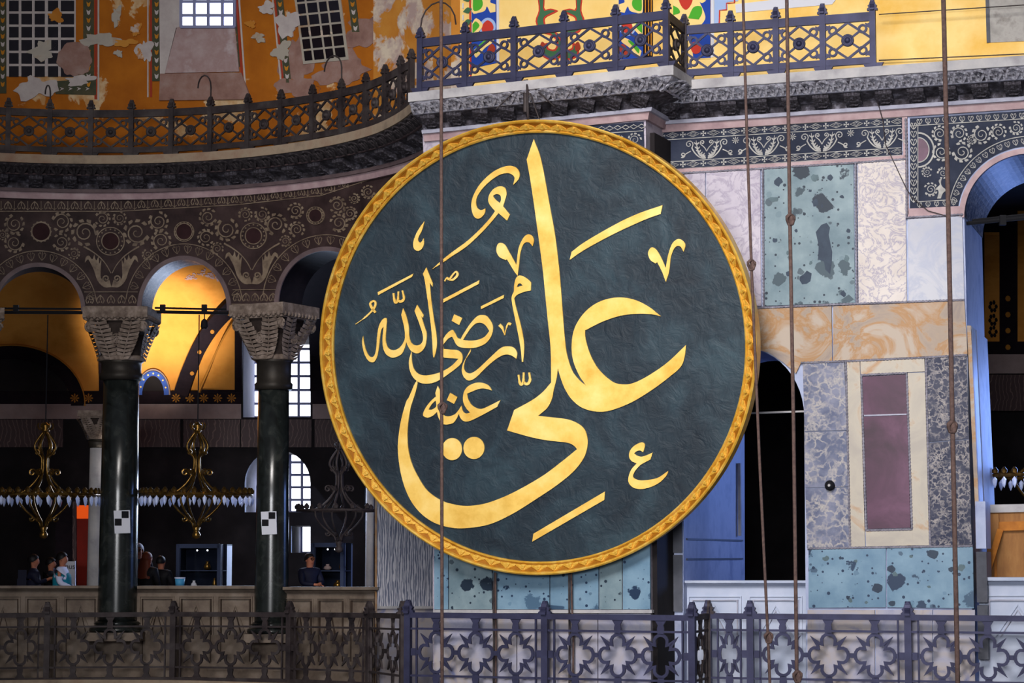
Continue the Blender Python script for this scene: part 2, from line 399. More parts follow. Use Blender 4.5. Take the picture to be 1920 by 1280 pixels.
K['gband'] = mat('gallery_dark_band', ['140f16', '1f161c'], 6, .85, spec=.1)
K['ggold'] = mat('gallery_gold_vault', ['bc7c34', 'cc8c40', 'ac6e28'], .9, .85, spec=.05)
K['gflower'] = mat('gallery_flower_ochre', 'a06a24', rough=.8)
K['gblue'] = mat('gallery_blue_band', ['2c4a9a', '3d60b8'], 8, .7)
K['dark'] = mat('painted_shade', ['141114', '1f1a1c'], 2, .8)  # near-black that paints shade onto sheets and slabs
K['bluewall'] = mat('blue_lit_marble', ['8f98b8', 'a4acc8', '7c86aa'], 1.6, .5)
K['brass'] = mat('aged_brass', ['4a3618', '705428', '94723a'], 12, .28, .85)
K['crystal'] = mat('crystal', ['8fa6e8', 'd6e0ff'], 9, .08, spec=1.0)
K['paper'] = mat('white_paper', 'cfd0da', rough=.8)
K['black'] = mat('black_print', '111116', rough=.8)
K['cabinet'] = mat('cabinet_frame', '39425c', rough=.5)
K['cabglass'] = mat('cabinet_glass', '161a26', rough=.08)
K['cabside'] = mat('cabinet_white_side', 'dfe3f0', rough=.6)
K['wood'] = mat('raw_plywood', ['7c5434', '94683e', 'a57a4c'], 5, .8, stretch=(1, 1, .3))
K['woodb'] = mat('orange_batten', ['9a5c24', 'b8742c'], 6, .7)
K['skin'] = mat('skin', 'a86a52', rough=.6)
K['hairb'] = mat('black_hair', '120e10', rough=.5)
K['hairr'] = mat('auburn_hair', '6a2c16', rough=.5)
K['hairg'] = mat('grey_hair', '8c8890', rough=.6)
K['navy'] = mat('navy_cloth', '12142a', rough=.7)
K['blackc'] = mat('black_cloth', '0e0d12', rough=.7)
K['teal'] = mat('teal_cloth', '12748a', rough=.7)
K['whitec'] = mat('white_cloth', 'c8cce6', rough=.7)
K['bluebox'] = mat('blue_basket', '3f86b0', rough=.5)
K['redpanel'] = mat('red_panel', ['6c1408', '8a1c0c'], 2, .7)
K['orangelit'] = mat('lit_orange_panel', 'e0561a', rough=.7, emit='ff5a14', estr=.5)
# ================================================================ the setting
def frange(a, b, st):
    n = max(1, int(math.ceil((b - a) / st))); return [a + (b - a) * i / n for i in range(n + 1)]
def ell(cx, cy, rx, ry, a0, a1, n=24):
    return [(cx + rx * math.cos(math.radians(a0 + (a1 - a0) * i / n)), cy - ry * math.sin(math.radians(a0 + (a1 - a0) * i / n))) for i in range(n + 1)]
def inst(me, name, mt, parent):
    o = bpy.data.objects.new(name, me); COL.objects.link(o); o.parent = parent
    o.matrix_local = Matrix.Translation(-ORG.get(parent.name, V((0, 0, 0)))) @ mt; ORG[o.name] = ORG.get(parent.name, V((0, 0, 0)))
    return o
def frame(o, x, y, z, sx=1, sy=1, sz=1):
    x = V(x).normalized() * sx; y = V(y).normalized() * sy; z = V(z).normalized() * sz
    return Matrix(((x.x, y.x, z.x, o.x), (x.y, y.y, z.y, o.y), (x.z, y.z, z.z, o.z), (0, 0, 0, 1)))
UPZ = V((0, 0, 1))
class Flat:  # local drawing surface used for shared meshes
    def __call__(s, x, y, o=0.0): return V((x, y, o))
    def nrm(s, p): return V((0, 0, 1))
FL = Flat()
def mesh_of(mb, name, m):
    o = mb.build(name, m); me = o.data; bpy.data.objects.remove(o); return me

# --- exedra wall with the arcade
ARCH = [(72, 580, 80, 80), (345, 578, 80, 91), (612, 568, 90, 98)]
def ybot(x):
    for cx, cy, rx, ry in ARCH:
        if abs(x - cx) < rx: return cy - ry * math.sqrt(max(0, 1 - ((x - cx) / rx) ** 2))
    return 1300 if x >= 702 else 580
xs = sorted(set(frange(-45, 835, 6) + [c + s * r * k for c, _, r, _ in ARCH for s in (-1, 1) for k in (1, .9999, .99, .97, .93)]))
mb = MB(); mb.sheet(EX, xs, lambda x: 300 if x < 600 else 300 - (x - 600) * .5, ybot, 0.0)
wall_left = struct(mb.build('wall_left', K['slatebrown']))
for k, (cx, cy, rx, ry) in enumerate(ARCH):
    mb = MB(); pts = ell(cx, cy, rx, ry, 0, 180, 36); vs = []
    for x, y in pts:
        p = EX(x, y, 0); vs += [p, p - EX.nrm(p) * .8]
    mb.add(vs, [(2 * i, 2 * i + 1, 2 * i + 3, 2 * i + 2) for i in range(len(pts) - 1)])
    mb.build('arch_soffit', K['gdark'] if k != 1 else K['darkbrec'], wall_left)
    b = MB(); b.strip(EX, ell(cx, cy, rx + 4, ry + 4, -2, 182, 40), 8, 0, .03); b.build('arch_rim', K['border'], wall_left)
    b = MB(); b.strip(EX, ell(cx, cy, rx + 30, ry + 30, 8, 172, 40), 1.6, 0, .012); b.build('arch_line', K['inlaytan'], wall_left)
    # small stemmed hearts round the arch
    for a in range(14, 168, 12):
        c = V((cx + (rx + 19) * math.cos(math.radians(a)), cy - (ry + 19) * math.sin(math.radians(a))))
        d = V((math.cos(math.radians(a)), -math.sin(math.radians(a)))); q = V((-d.y, d.x)); b = MB()
        def L(u, v_): return c + q * u + d * v_
        b.strip(EX, [L(0, 9), L(0, -7)], .9, 0, .01)
        for s in (-1, 1): b.strip(EX, [L(0, -7), L(s * 5, -1), L(s * 7, 5), L(s * 4, 8), L(s * 2.5, 5)], .9, 0, .01)
        b.build('heart_inlay', K['inlaytan'], wall_left)
# --- solid end of the exedra beside the pier: wavy marble facing
mb = MB(); mb.sheet(EX, frange(707, 812, 8), lambda x: 880, lambda x: 1138, .05); mb.build('wavy_marble_panel', K['wavy'], wall_left)
mb = MB(); mb.sheet(EX, frange(707, 826, 8), lambda x: 1138, lambda x: 1300, .08); mb.build('wall_base_panel', K['lowm'], wall_left)
mb = MB(); mb.sheet(EX, frange(707, 826, 8), lambda x: 1136, lambda x: 1141, .12); mb.build('base_fillet', K['ledge'], wall_left)
mb = MB(); p = [EX(707, 560), EX(707, 1300)]; n0 = EX.nrm(p[0])
mb.add([p[0] + n0 * .05, p[1] + n0 * .05, p[1] - n0 * 2, p[0] - n0 * 2], [(0, 1, 2, 3)]); mb.build('pier_jamb', K['honey'], wall_left)

# --- pier face behind the roundel
mb = MB(); mb.poly(B, [(790, 185), (1210, 140), (1214, 600), (1222, 1300), (812, 1300), (812, 800)], -1.0, 0.0)
wall_center = struct(mb.build('wall_center', K['whitem']))
# dark slab painting the shade on the pier's return
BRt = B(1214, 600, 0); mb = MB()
p = V((B(1210, 200, 0).x, B(1210, 200, 0).y, -.7)) + B.t * .10 - B.n * .55; mb.box(p, B.n * .5, B.t * .04, UPZ * 9.3); mb.build('return_shade', K['dark'], wall_center)
# --- wall to the right with its two openings
LA = (1395, 782, 113, 130)
out = [(1232, 200), (1975, 130), (1975, 287)] + ell(1935, 405, 127, 118, 90, 180, 20) + [(1812, 562), (1826, 1300), (1512, 1300), (1508, 800)]
out += ell(*LA, 0, 180, 24) + [(1281, 1300), (1232, 1300)]
mb = MB(); mb.poly(R, out, -2.6, 0.0)
wall_right = struct(mb.build('wall_right', K['bluewall']))
mb = MB(); a = R(1281, 560, 0) - R.n * 2.55; c = R(1281, 1300, 0) - R.n * 2.55; d = R.n * -2.3
mb.add([a, c, c + d, a + d], [(0, 1, 2, 3)]); mb.build('jamb_panel', K['bluewall'], wall_right)
for yy in (1010, 1048):
    mb = MB(); a = R(1281, yy, 0) - R.n * .2; mb.bar(a + R.t * .01, a - R.n * 4.4 + R.t * .01, .03, .03, R.t); mb.build('jamb_moulding', K['darkpil'], wall_right)
mb = MB(); a = R(1281, 850, 0) - R.n * 4.2 + R.t * .04; mb.bar(a, V((a.x, a.y, 2.0)), .09, .05, R.t); mb.build('jamb_batten', K['ledge'], wall_right)

# --- upper walls
mb = MB(); mb.sheet(EU, frange(-60, 850, 15), -330, lambda x: 330 if x < 600 else 330 - (x - 600) * .4)
wall_upper_left = struct(mb.build('wall_upper_left', K['orange']))
mb = MB(); mb.poly(UW, [(846, -330), (1990, -330), (1990, 175), (846, 215)], -.5, 0)
wall_upper_right = struct(mb.build('wall_upper_right', K['yellow']))

# --- floor, ceiling, outer wall of the gallery
arc = [EX.at(EX.ang(835) + (math.pi + .15 - EX.ang(835)) * i / 30, 0, 0) for i in range(31)]
def plan(z0, z1, arcR):
    pts = [V((-22, 53.5, 0)), V((16, 53.5, 0)), V((16, 34.6, 0)), V((3.2, 38.6, 0)), V((-.6, 38.6, 0))]
    pts += [V((Cyl.cx + arcR * math.cos(t), Cyl.cy + arcR * math.sin(t), 0)) for t in [EX.ang(835) + (math.pi + .1 - EX.ang(835)) * i / 30 for i in range(31)]] + [V((-22, 35, 0))]
    tri = tessellate_polygon([pts]); n = len(pts)
    return MB().add([p + UPZ * z1 for p in pts] + [p + UPZ * z0 for p in pts], [tuple(t) for t in tri] + [tuple(i + n for i in t) for t in tri] + [(i, (i + 1) % n, n + (i + 1) % n, n + i) for i in range(n)])
floor = struct(plan(-.3, 0.0, 7.55).build('floor', K['parapd']))
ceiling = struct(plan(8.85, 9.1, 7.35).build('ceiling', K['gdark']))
WX0, WX1, WZ = G(455, 628).x, G(582, 628).x, G(520, 628).z
tz = math.asin((WZ - VA.Z1) / VA.b)
ts = [tz * k / 5 for k in range(6)] + [tz + (math.pi / 2 - tz) * k / 10 for k in range(1, 11)]
def vpt(x, t): return V((x, VA.Y1 - VA.a + VA.a * math.cos(t), VA.Z1 + VA.b * math.sin(t)))
def vsec(xs_, name, m, parent=None, t0=0):
    mb = MB(); n = len(ts) - t0; vs = [vpt(x, t) for x in xs_ for t in ts[t0:]]
    mb.add(vs, [(i * n + j, i * n + j + 1, (i + 1) * n + j + 1, (i + 1) * n + j) for i in range(len(xs_) - 1) for j in range(n - 1)]); return mb.build(name, m, parent, True)
ceiling_vault = struct(vsec(frange(-21, WX0, 1.5), 'ceiling_vault', K['ggold']))
vsec([WX0, WX1], 'shaded_vault_bay', K['gband'], ceiling_vault, 5); vsec(frange(WX1, 16, 1.5), 'shaded_vault_bay', K['gband'], ceiling_vault)  # golden vault coloured near-black here to paint the dim interior
for x in (WX0, WX1):
    mb = MB(); vs = [vpt(x, t) for t in ts[:6]] + [V((x, 52.0, WZ))]; mb.add(vs, [tuple(range(len(vs)))]); mb.build('lunette_cheek', K['wreveal'], ceiling_vault)
mb = MB(); a, c_ = vpt(WX0, tz), vpt(WX1, tz); mb.add([a, c_, V((WX1, 52, WZ)), V((WX0, 52, WZ))], [(0, 1, 2, 3)]); mb.build('lunette_soffit', K['gband'], ceiling_vault)
W1 = [(455, 628), (582, 628), (582, 782), (455, 782)]
W2 = [(582, 960), (458, 960)] + list(reversed(ell(520, 905, 62, 62, 0, 180, 16)))
W3 = [(545, 985), (582, 985), (582, 1036), (545, 1036)]
W4 = [(683, 905), (722, 905), (722, 1000), (683, 1000)]
def gpx(x, z): return (960 + F * x / 52.0, None)
gl = [(-830, 560), (2300, 560), (2300, 1180), (-830, 1180)]
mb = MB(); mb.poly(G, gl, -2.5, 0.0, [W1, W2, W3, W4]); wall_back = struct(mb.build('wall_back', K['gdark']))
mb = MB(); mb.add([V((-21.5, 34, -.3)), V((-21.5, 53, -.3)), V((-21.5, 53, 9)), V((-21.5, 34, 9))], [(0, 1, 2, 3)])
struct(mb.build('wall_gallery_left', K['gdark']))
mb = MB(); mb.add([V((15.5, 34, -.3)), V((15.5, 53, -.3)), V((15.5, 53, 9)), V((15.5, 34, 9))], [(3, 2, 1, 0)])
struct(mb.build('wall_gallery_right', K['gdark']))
for k, (x0, y0, x1, y1, nx, ny) in enumerate([(455, 628, 582, 782, 4, 6), (458, 843, 582, 960, 5, 5), (545, 985, 582, 1036, 1, 1), (683, 905, 722, 1000, 2, 4)]):
    mb = MB(); mb.rect(G, x0 - 8, y0 - 8, x1 + 30, y1 + 12, -2.45, -2.4); wn = struct(mb.build('window_%d' % (k + 1), K['glass']))
    b = MB(); mw = 4.5
    for i in range(nx + 1):
        x = x0 + 20 + (x1 + 6 - x0 - 20) * i / nx; b = MB(); b.rect(G, x - mw / 2, y0 - 4, x + mw / 2, y1 + 4, -2.38, -2.3); b.build('muntin', K['muntin'], wn)
    for j in range(ny + 1):
        y = y0 + (y1 - y0) * j / ny; b = MB(); b.rect(G, x0 + 10, y - mw / 2, x1 + 12, y + mw / 2, -2.38, -2.31); b.build('muntin', K['muntin'], wn)
    tag(wn, ('tall bright window behind the capital of the green column', 'arched bright window below the striped marble band', 'small bright opening beside the display case', 'narrow bright window behind the slender colonnette')[k], 'window')
    pl_ = [(x0, y0), (x0, y1)] if k != 1 else [(458, 960), (458, 905)] + ell(520, 905, 62, 62, 180, 95, 8)
    b = MB(); vs = []
    for x, y in pl_:
        p = G(x, y) + V((.012, 0, -.006)); vs += [p, p - G.n * 2.35]
    b.add(vs, [(2 * i, 2 * i + 1, 2 * i + 3, 2 * i + 2) for i in range(len(pl_) - 1)]); b.build('window_reveal', K['wreveal'], wn)

# decoration of the gallery outer wall and vault
def deco(S, name, m, fn, parent):
    b = MB(); fn(b); return b.build(name, m, parent)
for x0, x1 in ((-60, 452), (586, 900)):
    deco(G, 'pale_band', K['gpink'], lambda b: b.rect(G, x0, 757, x1, 785, 0, .04), wall_back)
    deco(G, 'flower_band', K['gband'], lambda b: b.rect(G, x0, 733, x1, 757, 0, .05), wall_back)
for x0, x1 in ((-60, 120), (258, 340), (344, 452), (452, 586), (590, 720)):
    deco(G, 'striped_marble_panel', K['gstripe'], lambda b: b.rect(G, x0, 786, x1 - 2, 838, 0, .03), wall_back)
for x in list(range(140, 190, 26)) + list(range(330, 455, 26)):
    def ros(b):
        for a in range(8): b.poly(G, [(x, 746), (x + 7 * math.cos(a * .785 - .2), 746 + 7 * math.sin(a * .785 - .2)), (x + 9 * math.cos(a * .785), 746 + 9 * math.sin(a * .785)), (x + 7 * math.cos(a * .785 + .2), 746 + 7 * math.sin(a * .785 + .2))], .05, .06)
    deco(G, 'rosette', K['gflower'], ros, wall_back)
# dark arched niche seen through the left arch
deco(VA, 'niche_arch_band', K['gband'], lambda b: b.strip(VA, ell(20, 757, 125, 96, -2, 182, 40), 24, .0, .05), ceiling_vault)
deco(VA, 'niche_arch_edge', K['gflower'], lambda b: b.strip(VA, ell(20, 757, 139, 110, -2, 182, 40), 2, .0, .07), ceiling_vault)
deco(VA, 'niche_shadow', K['dark'], lambda b: b.sheet(VA, frange(-90, 130, 6), lambda x: 757 - 85 * math.sqrt(max(0, 1 - ((x - 20) / 113) ** 2)), 757.5, .03, 4), ceiling_vault)  # shade inside the niche, laid on as a dark sheet
for x0, x1 in ((134, 192),):
    deco(VA, 'panel_border', K['gband'], lambda b: b.strip(VA, [(188, 560), (190, 733)], 9, 0, .05), ceiling_vault)
# transverse rib, gold panel and small blue arch seen through the middle arch
rib = crom([(338, 740), (352, 700), (372, 655), (400, 612), (438, 574), (486, 540)], 6, False)
deco(VA, 'vault_rib', K['gband'], lambda b: b.strip(VA, rib, 27, 0, .22), ceiling_vault)
rib2 = crom([(372, 735), (388, 700), (408, 655), (430, 615), (452, 590)], 6, False)
deco(VA, 'rib_edge', K['gflower'], lambda b: b.strip(VA, rib2, 3, 0, .25), ceiling_vault)
deco(VA, 'panel_border', K['gband'], lambda b: b.strip(VA, [(447, 560), (447, 735)], 14, 0, .06), ceiling_vault)
deco(VA, 'panel_border', K['gband'], lambda b: b.strip(VA, [(372, 733), (455, 733)], 5, 0, .06), ceiling_vault)
for x0, y0 in ((360, 700), (374, 660), (398, 622), (430, 588)):
    deco(VA, 'rosette', K['gflower'], lambda b: b.disc(VA, x0, y0, 4, 4, .22, .24, 8), ceiling_vault)
deco(VA, 'small_arch_band', K['gblue'], lambda b: b.strip(VA, ell(287, 740, 25, 40, 0, 180, 24), 9, 0, .06), ceiling_vault)
deco(VA, 'small_arch_edge', K['gpink'], lambda b: b.strip(VA, ell(287, 740, 31, 47, 0, 180, 24), 2.5, 0, .06), ceiling_vault)
deco(VA, 'small_arch_shade', K['dark'], lambda b: b.sheet(VA, frange(266, 308, 3), lambda x: 741 - 35 * math.sqrt(max(0, 1 - ((x - 287) / 21) ** 2)), 741, .04, 2), ceiling_vault)  # flat dark sheet painting the shade inside the archway
for i in range(7):
    a = math.radians(20 + i * 23)
    deco(VA, 'flower', K['pyel'], lambda b: b.disc(VA, 287 + 25 * math.cos(a), 740 - 40 * math.sin(a), 1.8, 1.8, .06, .07, 6), ceiling_vault)
random.seed(3)
def acan(b):
    for i in range(26):
        t = random.random(); x = 345 + 68 * t + random.uniform(-6, 6); y = 524 - 14 * math.sin(t * 3.1) + random.uniform(-6, 10)
        a = random.uniform(0, 6.28); c = [(x + r * math.cos(a + r * .5), y + r * .7 * math.sin(a + r * .5)) for r in (0.5, 2, 3.5, 5, 6.5)]
        b.strip(VA, c, [2.6, 2.6, 2.2, 1.6, .6], 0, .02)
deco(VA, 'painted_acanthus', K['pink'], acan, ceiling_vault)

# interior seen through the right-hand arch
for x0, x1, y0, y1, m in ((1846, 1874, 440, 640, 'ggold'), (1874, 1908, 420, 640, 'gband'), (1908, 1960, 400, 640, 'ggold'), (1835, 1990, 640, 662, 'gband'), (1835, 1990, 664, 700, 'gpink'), (1835, 1990, 702, 770, 'gstripe')):
    S_ = VA if y1 <= 662 else G; o_ = 0 if y1 <= 662 else .3
    deco(S_, 'decorated_panel', K[m], lambda b: b.rect(S_, x0, y0, x1, y1, o_, o_ + .06), wall_back)
for y in (575, 600, 622):
    def fl(b):
        for a in range(6): b.disc(VA, 1862 + 6 * math.cos(a), y + 8 * math.sin(a), 3, 4, .06, .08, 6)
    deco(G, 'painted_flourish', K['gband'], fl, wall_back)
for y in (560, 590, 620, 651):
    deco(G, 'rosette', K['gflower'], lambda b: b.disc(VA, 1890, y, 5, 5, .06, .08, 8), wall_back)
# ================================================================ cornices
leafmb = MB()
leafmb.strip(FL, [(-.46, 0), (-.46, .45), (-.36, .78), (-.15, .96), (0, 1), (.15, .96), (.36, .78), (.46, .45), (.46, 0)], .13, 0, .5)
for a in (-.5, 0, .5): leafmb.poly(FL, [(-.06 + a * .12, 0), (a * .55 - .08, .55), (a * .62, .78), (a * .55 + .08, .55), (.06 + a * .12, 0)], 0, .7)
LEAF = mesh_of(leafmb, 'acanthus_leaf', K['carve']); LEAFD = LEAF.copy(); LEAFD.materials[0] = K['carvedark']
mo = MB()
mo.add([V(p) for p in ((-.5, 0, 0), (.5, 0, 0), (.5, 1, 0), (-.5, 1, 0), (-.5, .62, 1), (.5, .62, 1), (.5, 1, 1), (-.5, 1, 1), (-.5, .25, .55), (.5, .25, .55))],
       [(0, 3, 2, 1), (3, 7, 6, 2), (4, 5, 6, 7), (8, 9, 5, 4), (0, 1, 9, 8), (0, 8, 4), (0, 4, 7), (0, 7, 3), (1, 5, 9), (1, 6, 5), (1, 2, 6)])
mo.poly(FL, [(-.3, .1), (0, .3), (.3, .1), (.22, .02), (-.22, .02)], .0, .35)
MOD = mesh_of(mo, 'modillion', K['modil'])
def cornice(idx, place, s0, s1, ns, zl, zr, pal, nleaf, nmod, closed_ends=True, mitre=None):
    """place(s, o, dz) -> point; s from s0 to s1"""
    def sweep(prof):
        b = MB(); m = len(prof); vs = []
        for i in range(ns + 1):
            s = s0 + (s1 - s0) * i / ns
            for o, dz in prof: vs.append(place(s, o, dz))
        fs = [(i * m + j, i * m + (j + 1) % m, (i + 1) * m + (j + 1) % m, (i + 1) * m + j) for i in range(ns) for j in range(m)]
        fs += [tuple(range(m)), tuple(reversed(range(ns * m, ns * m + m)))]
        return b.add(vs, fs)
    T = struct(sweep([(-1.25, 0), (.72, 0), (.72, -.185), (-1.25, -.185)]).build('trim_%d' % idx, K[pal[0]]))
    sweep([(0, -.18), (.68, -.18), (.66, -.22), (.47, -.36), (.47, -.40), (0, -.40)]).build('carved_course', K[pal[1]], T)
    sweep([(0, -.37), (.50, -.37), (.52, -.385), (.50, -.40), (0, -.40)]).build('bead', K[pal[3]], T)
    sweep([(0, -.40), (.45, -.40), (.14, -.52), (.12, -.66), (0, -.66)]).build('soffit_course', K[pal[2]], T)
    sweep([(0, -.64), (.17, -.64), (.15, -.71), (0, -.71)]).build('fillet', K[pal[3]], T)
    sweep([(0, -.71), (.10, -.71), (.06, -.85), (0, -.85)]).build('pink_band', K[pal[4]], T)
    e = (s1 - s0) / 1000.0
    for i in range(nleaf):
        s = s0 + (s1 - s0) * (i + .5) / nleaf; p = place(s, .50, -.365); q = place(s, .69, -.20)
        tx = place(s + e, .5, 0) - place(s - e, .5, 0); wd = (place(s0 + (s1 - s0) * (i + 1) / nleaf, .58, 0) - place(s0 + (s1 - s0) * i / nleaf, .58, 0)).length
        y = q - p; inst(LEAF if pal[1] == 'carve' else LEAFD, 'acanthus_leaf', frame(p, tx, y, tx.cross(y), wd * .95, y.length, .06), T)
    for i in range(nmod):
        s = s0 + (s1 - s0) * (i + .5) / nmod; p = place(s, .12, -.62); tx = place(s + e, .3, 0) - place(s - e, .3, 0)
        n = place(s, 1, 0) - place(s, 0, 0); inst(MOD, 'modillion', frame(p, tx, UPZ, n, .27, .2, .34), T)
    return T
a0, a1 = EX.ang(845), math.pi * .5 + 1.0
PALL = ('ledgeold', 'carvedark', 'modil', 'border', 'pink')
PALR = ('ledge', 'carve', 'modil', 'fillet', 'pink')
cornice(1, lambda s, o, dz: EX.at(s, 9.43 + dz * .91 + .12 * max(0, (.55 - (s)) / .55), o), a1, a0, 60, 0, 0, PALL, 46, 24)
BL = B(800, 170, 0); BL.z = 0; BR = B(1210, 170, 0); BR.z = 0; LB = (BR - BL).length
cornice(2, lambda s, o, dz: BL + B.t * (-.02 + s * (LB + .02 + max(o, 0))) + B.n * o + UPZ * (9.44 + .09 * s + dz * .85), 0.0, 1.0, 4, 0, 0, PALR, 14, 9)
cornice(3, lambda s, o, dz: BR + B.t * o + B.n * (-s + (1 - s / 1.3) * max(o, 0)) + UPZ * (9.525 + dz * .85), 0.0, 1.3, 2, 0, 0, PALR, 3, 1)
RL = R(1236, 170, 0); RL.z = 0
cornice(4, lambda s, o, dz: RL + R.t * s + R.n * o + UPZ * (9.48 + .006 * s + dz * .85), 0.0, 7.2, 4, 0, 0, PALR, 26, 14)

# ================================================================ marble facing of the right wall
def panel(S, name, m, pts, parent, o=.05):
    b = MB(); b.poly(S, pts, 0, o); return b.build(name, K[m], parent)
def quad(x0, y0, x1, y1, x2, y2, x3, y3): return [(x0, y0), (x1, y1), (x2, y2), (x3, y3)]
PN = [
    ('whitem', 'white_marble_panel', [(1283, 327), (1322, 324), (1322, 577), (1283, 579)]),
    ('whitem', 'white_marble_panel', [(1324, 324), (1425, 318), (1427, 573), (1324, 577)]),
    ('green', 'green_breccia_panel', [(1433, 317), (1600, 308), (1603, 567), (1434, 573)]),
    ('creamv', 'veined_marble_panel', [(1608, 306), (1697, 300), (1700, 565), (1610, 568)]),
    ('bluew', 'bluish_marble_panel', [(1702, 411), (1804, 405), (1808, 560), (1704, 565)]),
    ('honey', 'honey_marble_panel', [(1403, 580), (1559, 574), (1560, 676), (1502, 679), (1492, 700), (1470, 680), (1440, 660), (1403, 651)]),
    ('honey', 'honey_marble_panel', [(1562, 574), (1808, 564), (1814, 664), (1562, 676)]),
    ('greybrec', 'grey_breccia_panel', [(1505, 682), (1583, 679), (1588, 806), (1508, 808), (1508, 780)]),
    ('greybrec', 'grey_breccia_panel', [(1508, 810), (1588, 808), (1590, 912), (1510, 914)]),
    ('greybrec', 'grey_breccia_panel', [(1510, 916), (1590, 914), (1593, 1025), (1513, 1027)]),
    ('cream', 'cream_border_panel', [(1588, 677), (1612, 676), (1622, 1024), (1595, 1025)]),
    ('cream', 'cream_border_panel', [(1613, 676), (1733, 671), (1734, 696), (1614, 701)]),
    ('cream', 'cream_border_panel', [(1702, 699), (1734, 698), (1742, 1022), (1712, 1022)]),
    ('cream', 'cream_border_panel', [(1623, 996), (1711, 994), (1712, 1022), (1624, 1024)]),
    ('purple', 'purple_porphyry_panel', [(1617, 706), (1698, 702), (1701, 776), (1619, 779)]),
    ('purple', 'purple_porphyry_panel', [(1619, 781), (1701, 778), (1707, 989), (1627, 991)]),
    ('darkbrec', 'dark_breccia_panel', [(1738, 671), (1812, 666), (1817, 822), (1741, 828)]),
    ('darkbrec', 'dark_breccia_panel', [(1741, 830), (1817, 824), (1822, 1020), (1745, 1022)]),
    ('greenb', 'blue_green_breccia_panel', [(1516, 1030), (1661, 1028), (1661, 1138), (1516, 1139)]),
    ('greenb', 'blue_green_breccia_panel', [(1663, 1028), (1824, 1025), (1826, 1140), (1663, 1138)]),
    ('lowm', 'lower_marble_panel', [(1514, 1143), (1640, 1143), (1640, 1299), (1514, 1299)]),
    ('lowm', 'lower_marble_panel', [(1642, 1143), (1748, 1143), (1748, 1299), (1642, 1299)]),
    ('lowm', 'lower_marble_panel', [(1750, 1143), (1828, 1143), (1828, 1299), (1750, 1299)]),
    ('darkpil', 'dark_pilaster_strip', [(1238, 1040), (1254, 1040), (1256, 1146), (1238, 1146)]),
    ('darkpil', 'dark_pilaster_strip', [(1257, 1040), (1279, 1040), (1279, 1146), (1258, 1146)]),
    ('darkpil', 'dark_pilaster_strip', [(1240, 900), (1279, 900), (1279, 1036), (1240, 1036)]),
]
for m, n, p in PN: panel(R, n, m, p, wall_right)
panel(R, 'repair_line', 'fillet', [(1620, 777.5), (1700, 775), (1700, 777.5), (1620, 780)], wall_right, .055)
CL = T4 = lambda pts: [(1440 + x / 4, 240 + y / 4) for x, y in pts]
panel(R, 'dark_clast', 'clast', CL([(440, 710), (465, 745), (455, 800), (482, 930), (478, 1010), (465, 1095), (430, 1060), (420, 1000), (375, 985), (380, 880), (358, 780), (400, 725)]), wall_right, .054)
def clast(cx, cy, rx, ry, seed, m='clast'):
    rnd = random.Random(seed); n = 9
    panel(R, 'dark_clast', m, [(cx + rx * rnd.uniform(.6, 1.15) * math.cos(6.283 * k / n), cy + ry * rnd.uniform(.6, 1.15) * math.sin(6.283 * k / n)) for k in range(n)], wall_right, .0535)
for i, (x, y, rx, ry) in enumerate(((350, 375, 30, 34), (355, 560, 30, 32), (75, 405, 34, 36), (45, 535, 44, 24), (285, 1125, 52, 52), (565, 1240, 22, 26), (148, 935, 14, 18), (50, 842, 26, 20), (605, 770, 20, 20), (590, 975, 24, 34), (465, 370, 26, 26), (315, 470, 14, 12), (390, 465, 18, 10), (555, 515, 20, 16), (160, 1090, 34, 26), (320, 1010, 12, 20), (405, 585, 12, 14), (210, 770, 14, 14))):
    clast(1440 + x / 4, 240 + y / 4, rx / 4, ry / 4, i, 'clast' if i % 3 else 'clast2')
for i, (x, y, r) in enumerate(((1549, 1047, 6.5), (1576, 1046, 4), (1605, 1051, 4), (1671, 1066, 9), (1678, 1076, 6), (1645, 1101, 11), (1594, 1125, 5), (1672, 1131, 7), (1708, 1043, 4), (1783, 1067, 7), (1802, 1064, 9), (1750, 1038, 12), (1624, 1129, 4), (1590, 1120, 5), (1742, 1100, 4))): clast(x, y, r, r * .85, i + 30, 'clast' if i % 2 else 'clast2')
# rope mouldings between the panels
def ropem(S, pts, parent, wpx=4.0):
    b = MB(); L = []
    for i in range(len(pts) - 1):
        p, q = V(pts[i]), V(pts[i + 1]); n = max(2, int((q - p).length / 3.2))
        L += [p + (q - p) * k / n for k in range(n)]
    L.append(V(pts[-1])); P3 = [S(p.x, p.y, .05) for p in L]
    b.tube(P3, [.016 if k % 2 else .026 for k in range(len(P3))], 5); b.build('rope_moulding', K['ropegrey'], parent)
for pts in ([(1255, 326), (1429, 316), (1604, 305), (1700, 298)], [(1430, 316), (1432, 575)], [(1604, 306), (1607, 570)], [(1403, 578), (1560, 571), (1808, 562)],
            [(1502, 680), (1586, 677), (1736, 670), (1813, 665)], [(1586, 678), (1594, 1026)], [(1736, 671), (1744, 1023)], [(1514, 1028), (1824, 1023)],
            [(1615, 703), (1700, 699), (1710, 992), (1624, 994), (1615, 703)], [(1700, 298), (1700, 408), (1806, 402)], [(1700, 298), (1698, 222)]):
    ropem(R, pts, wall_right)
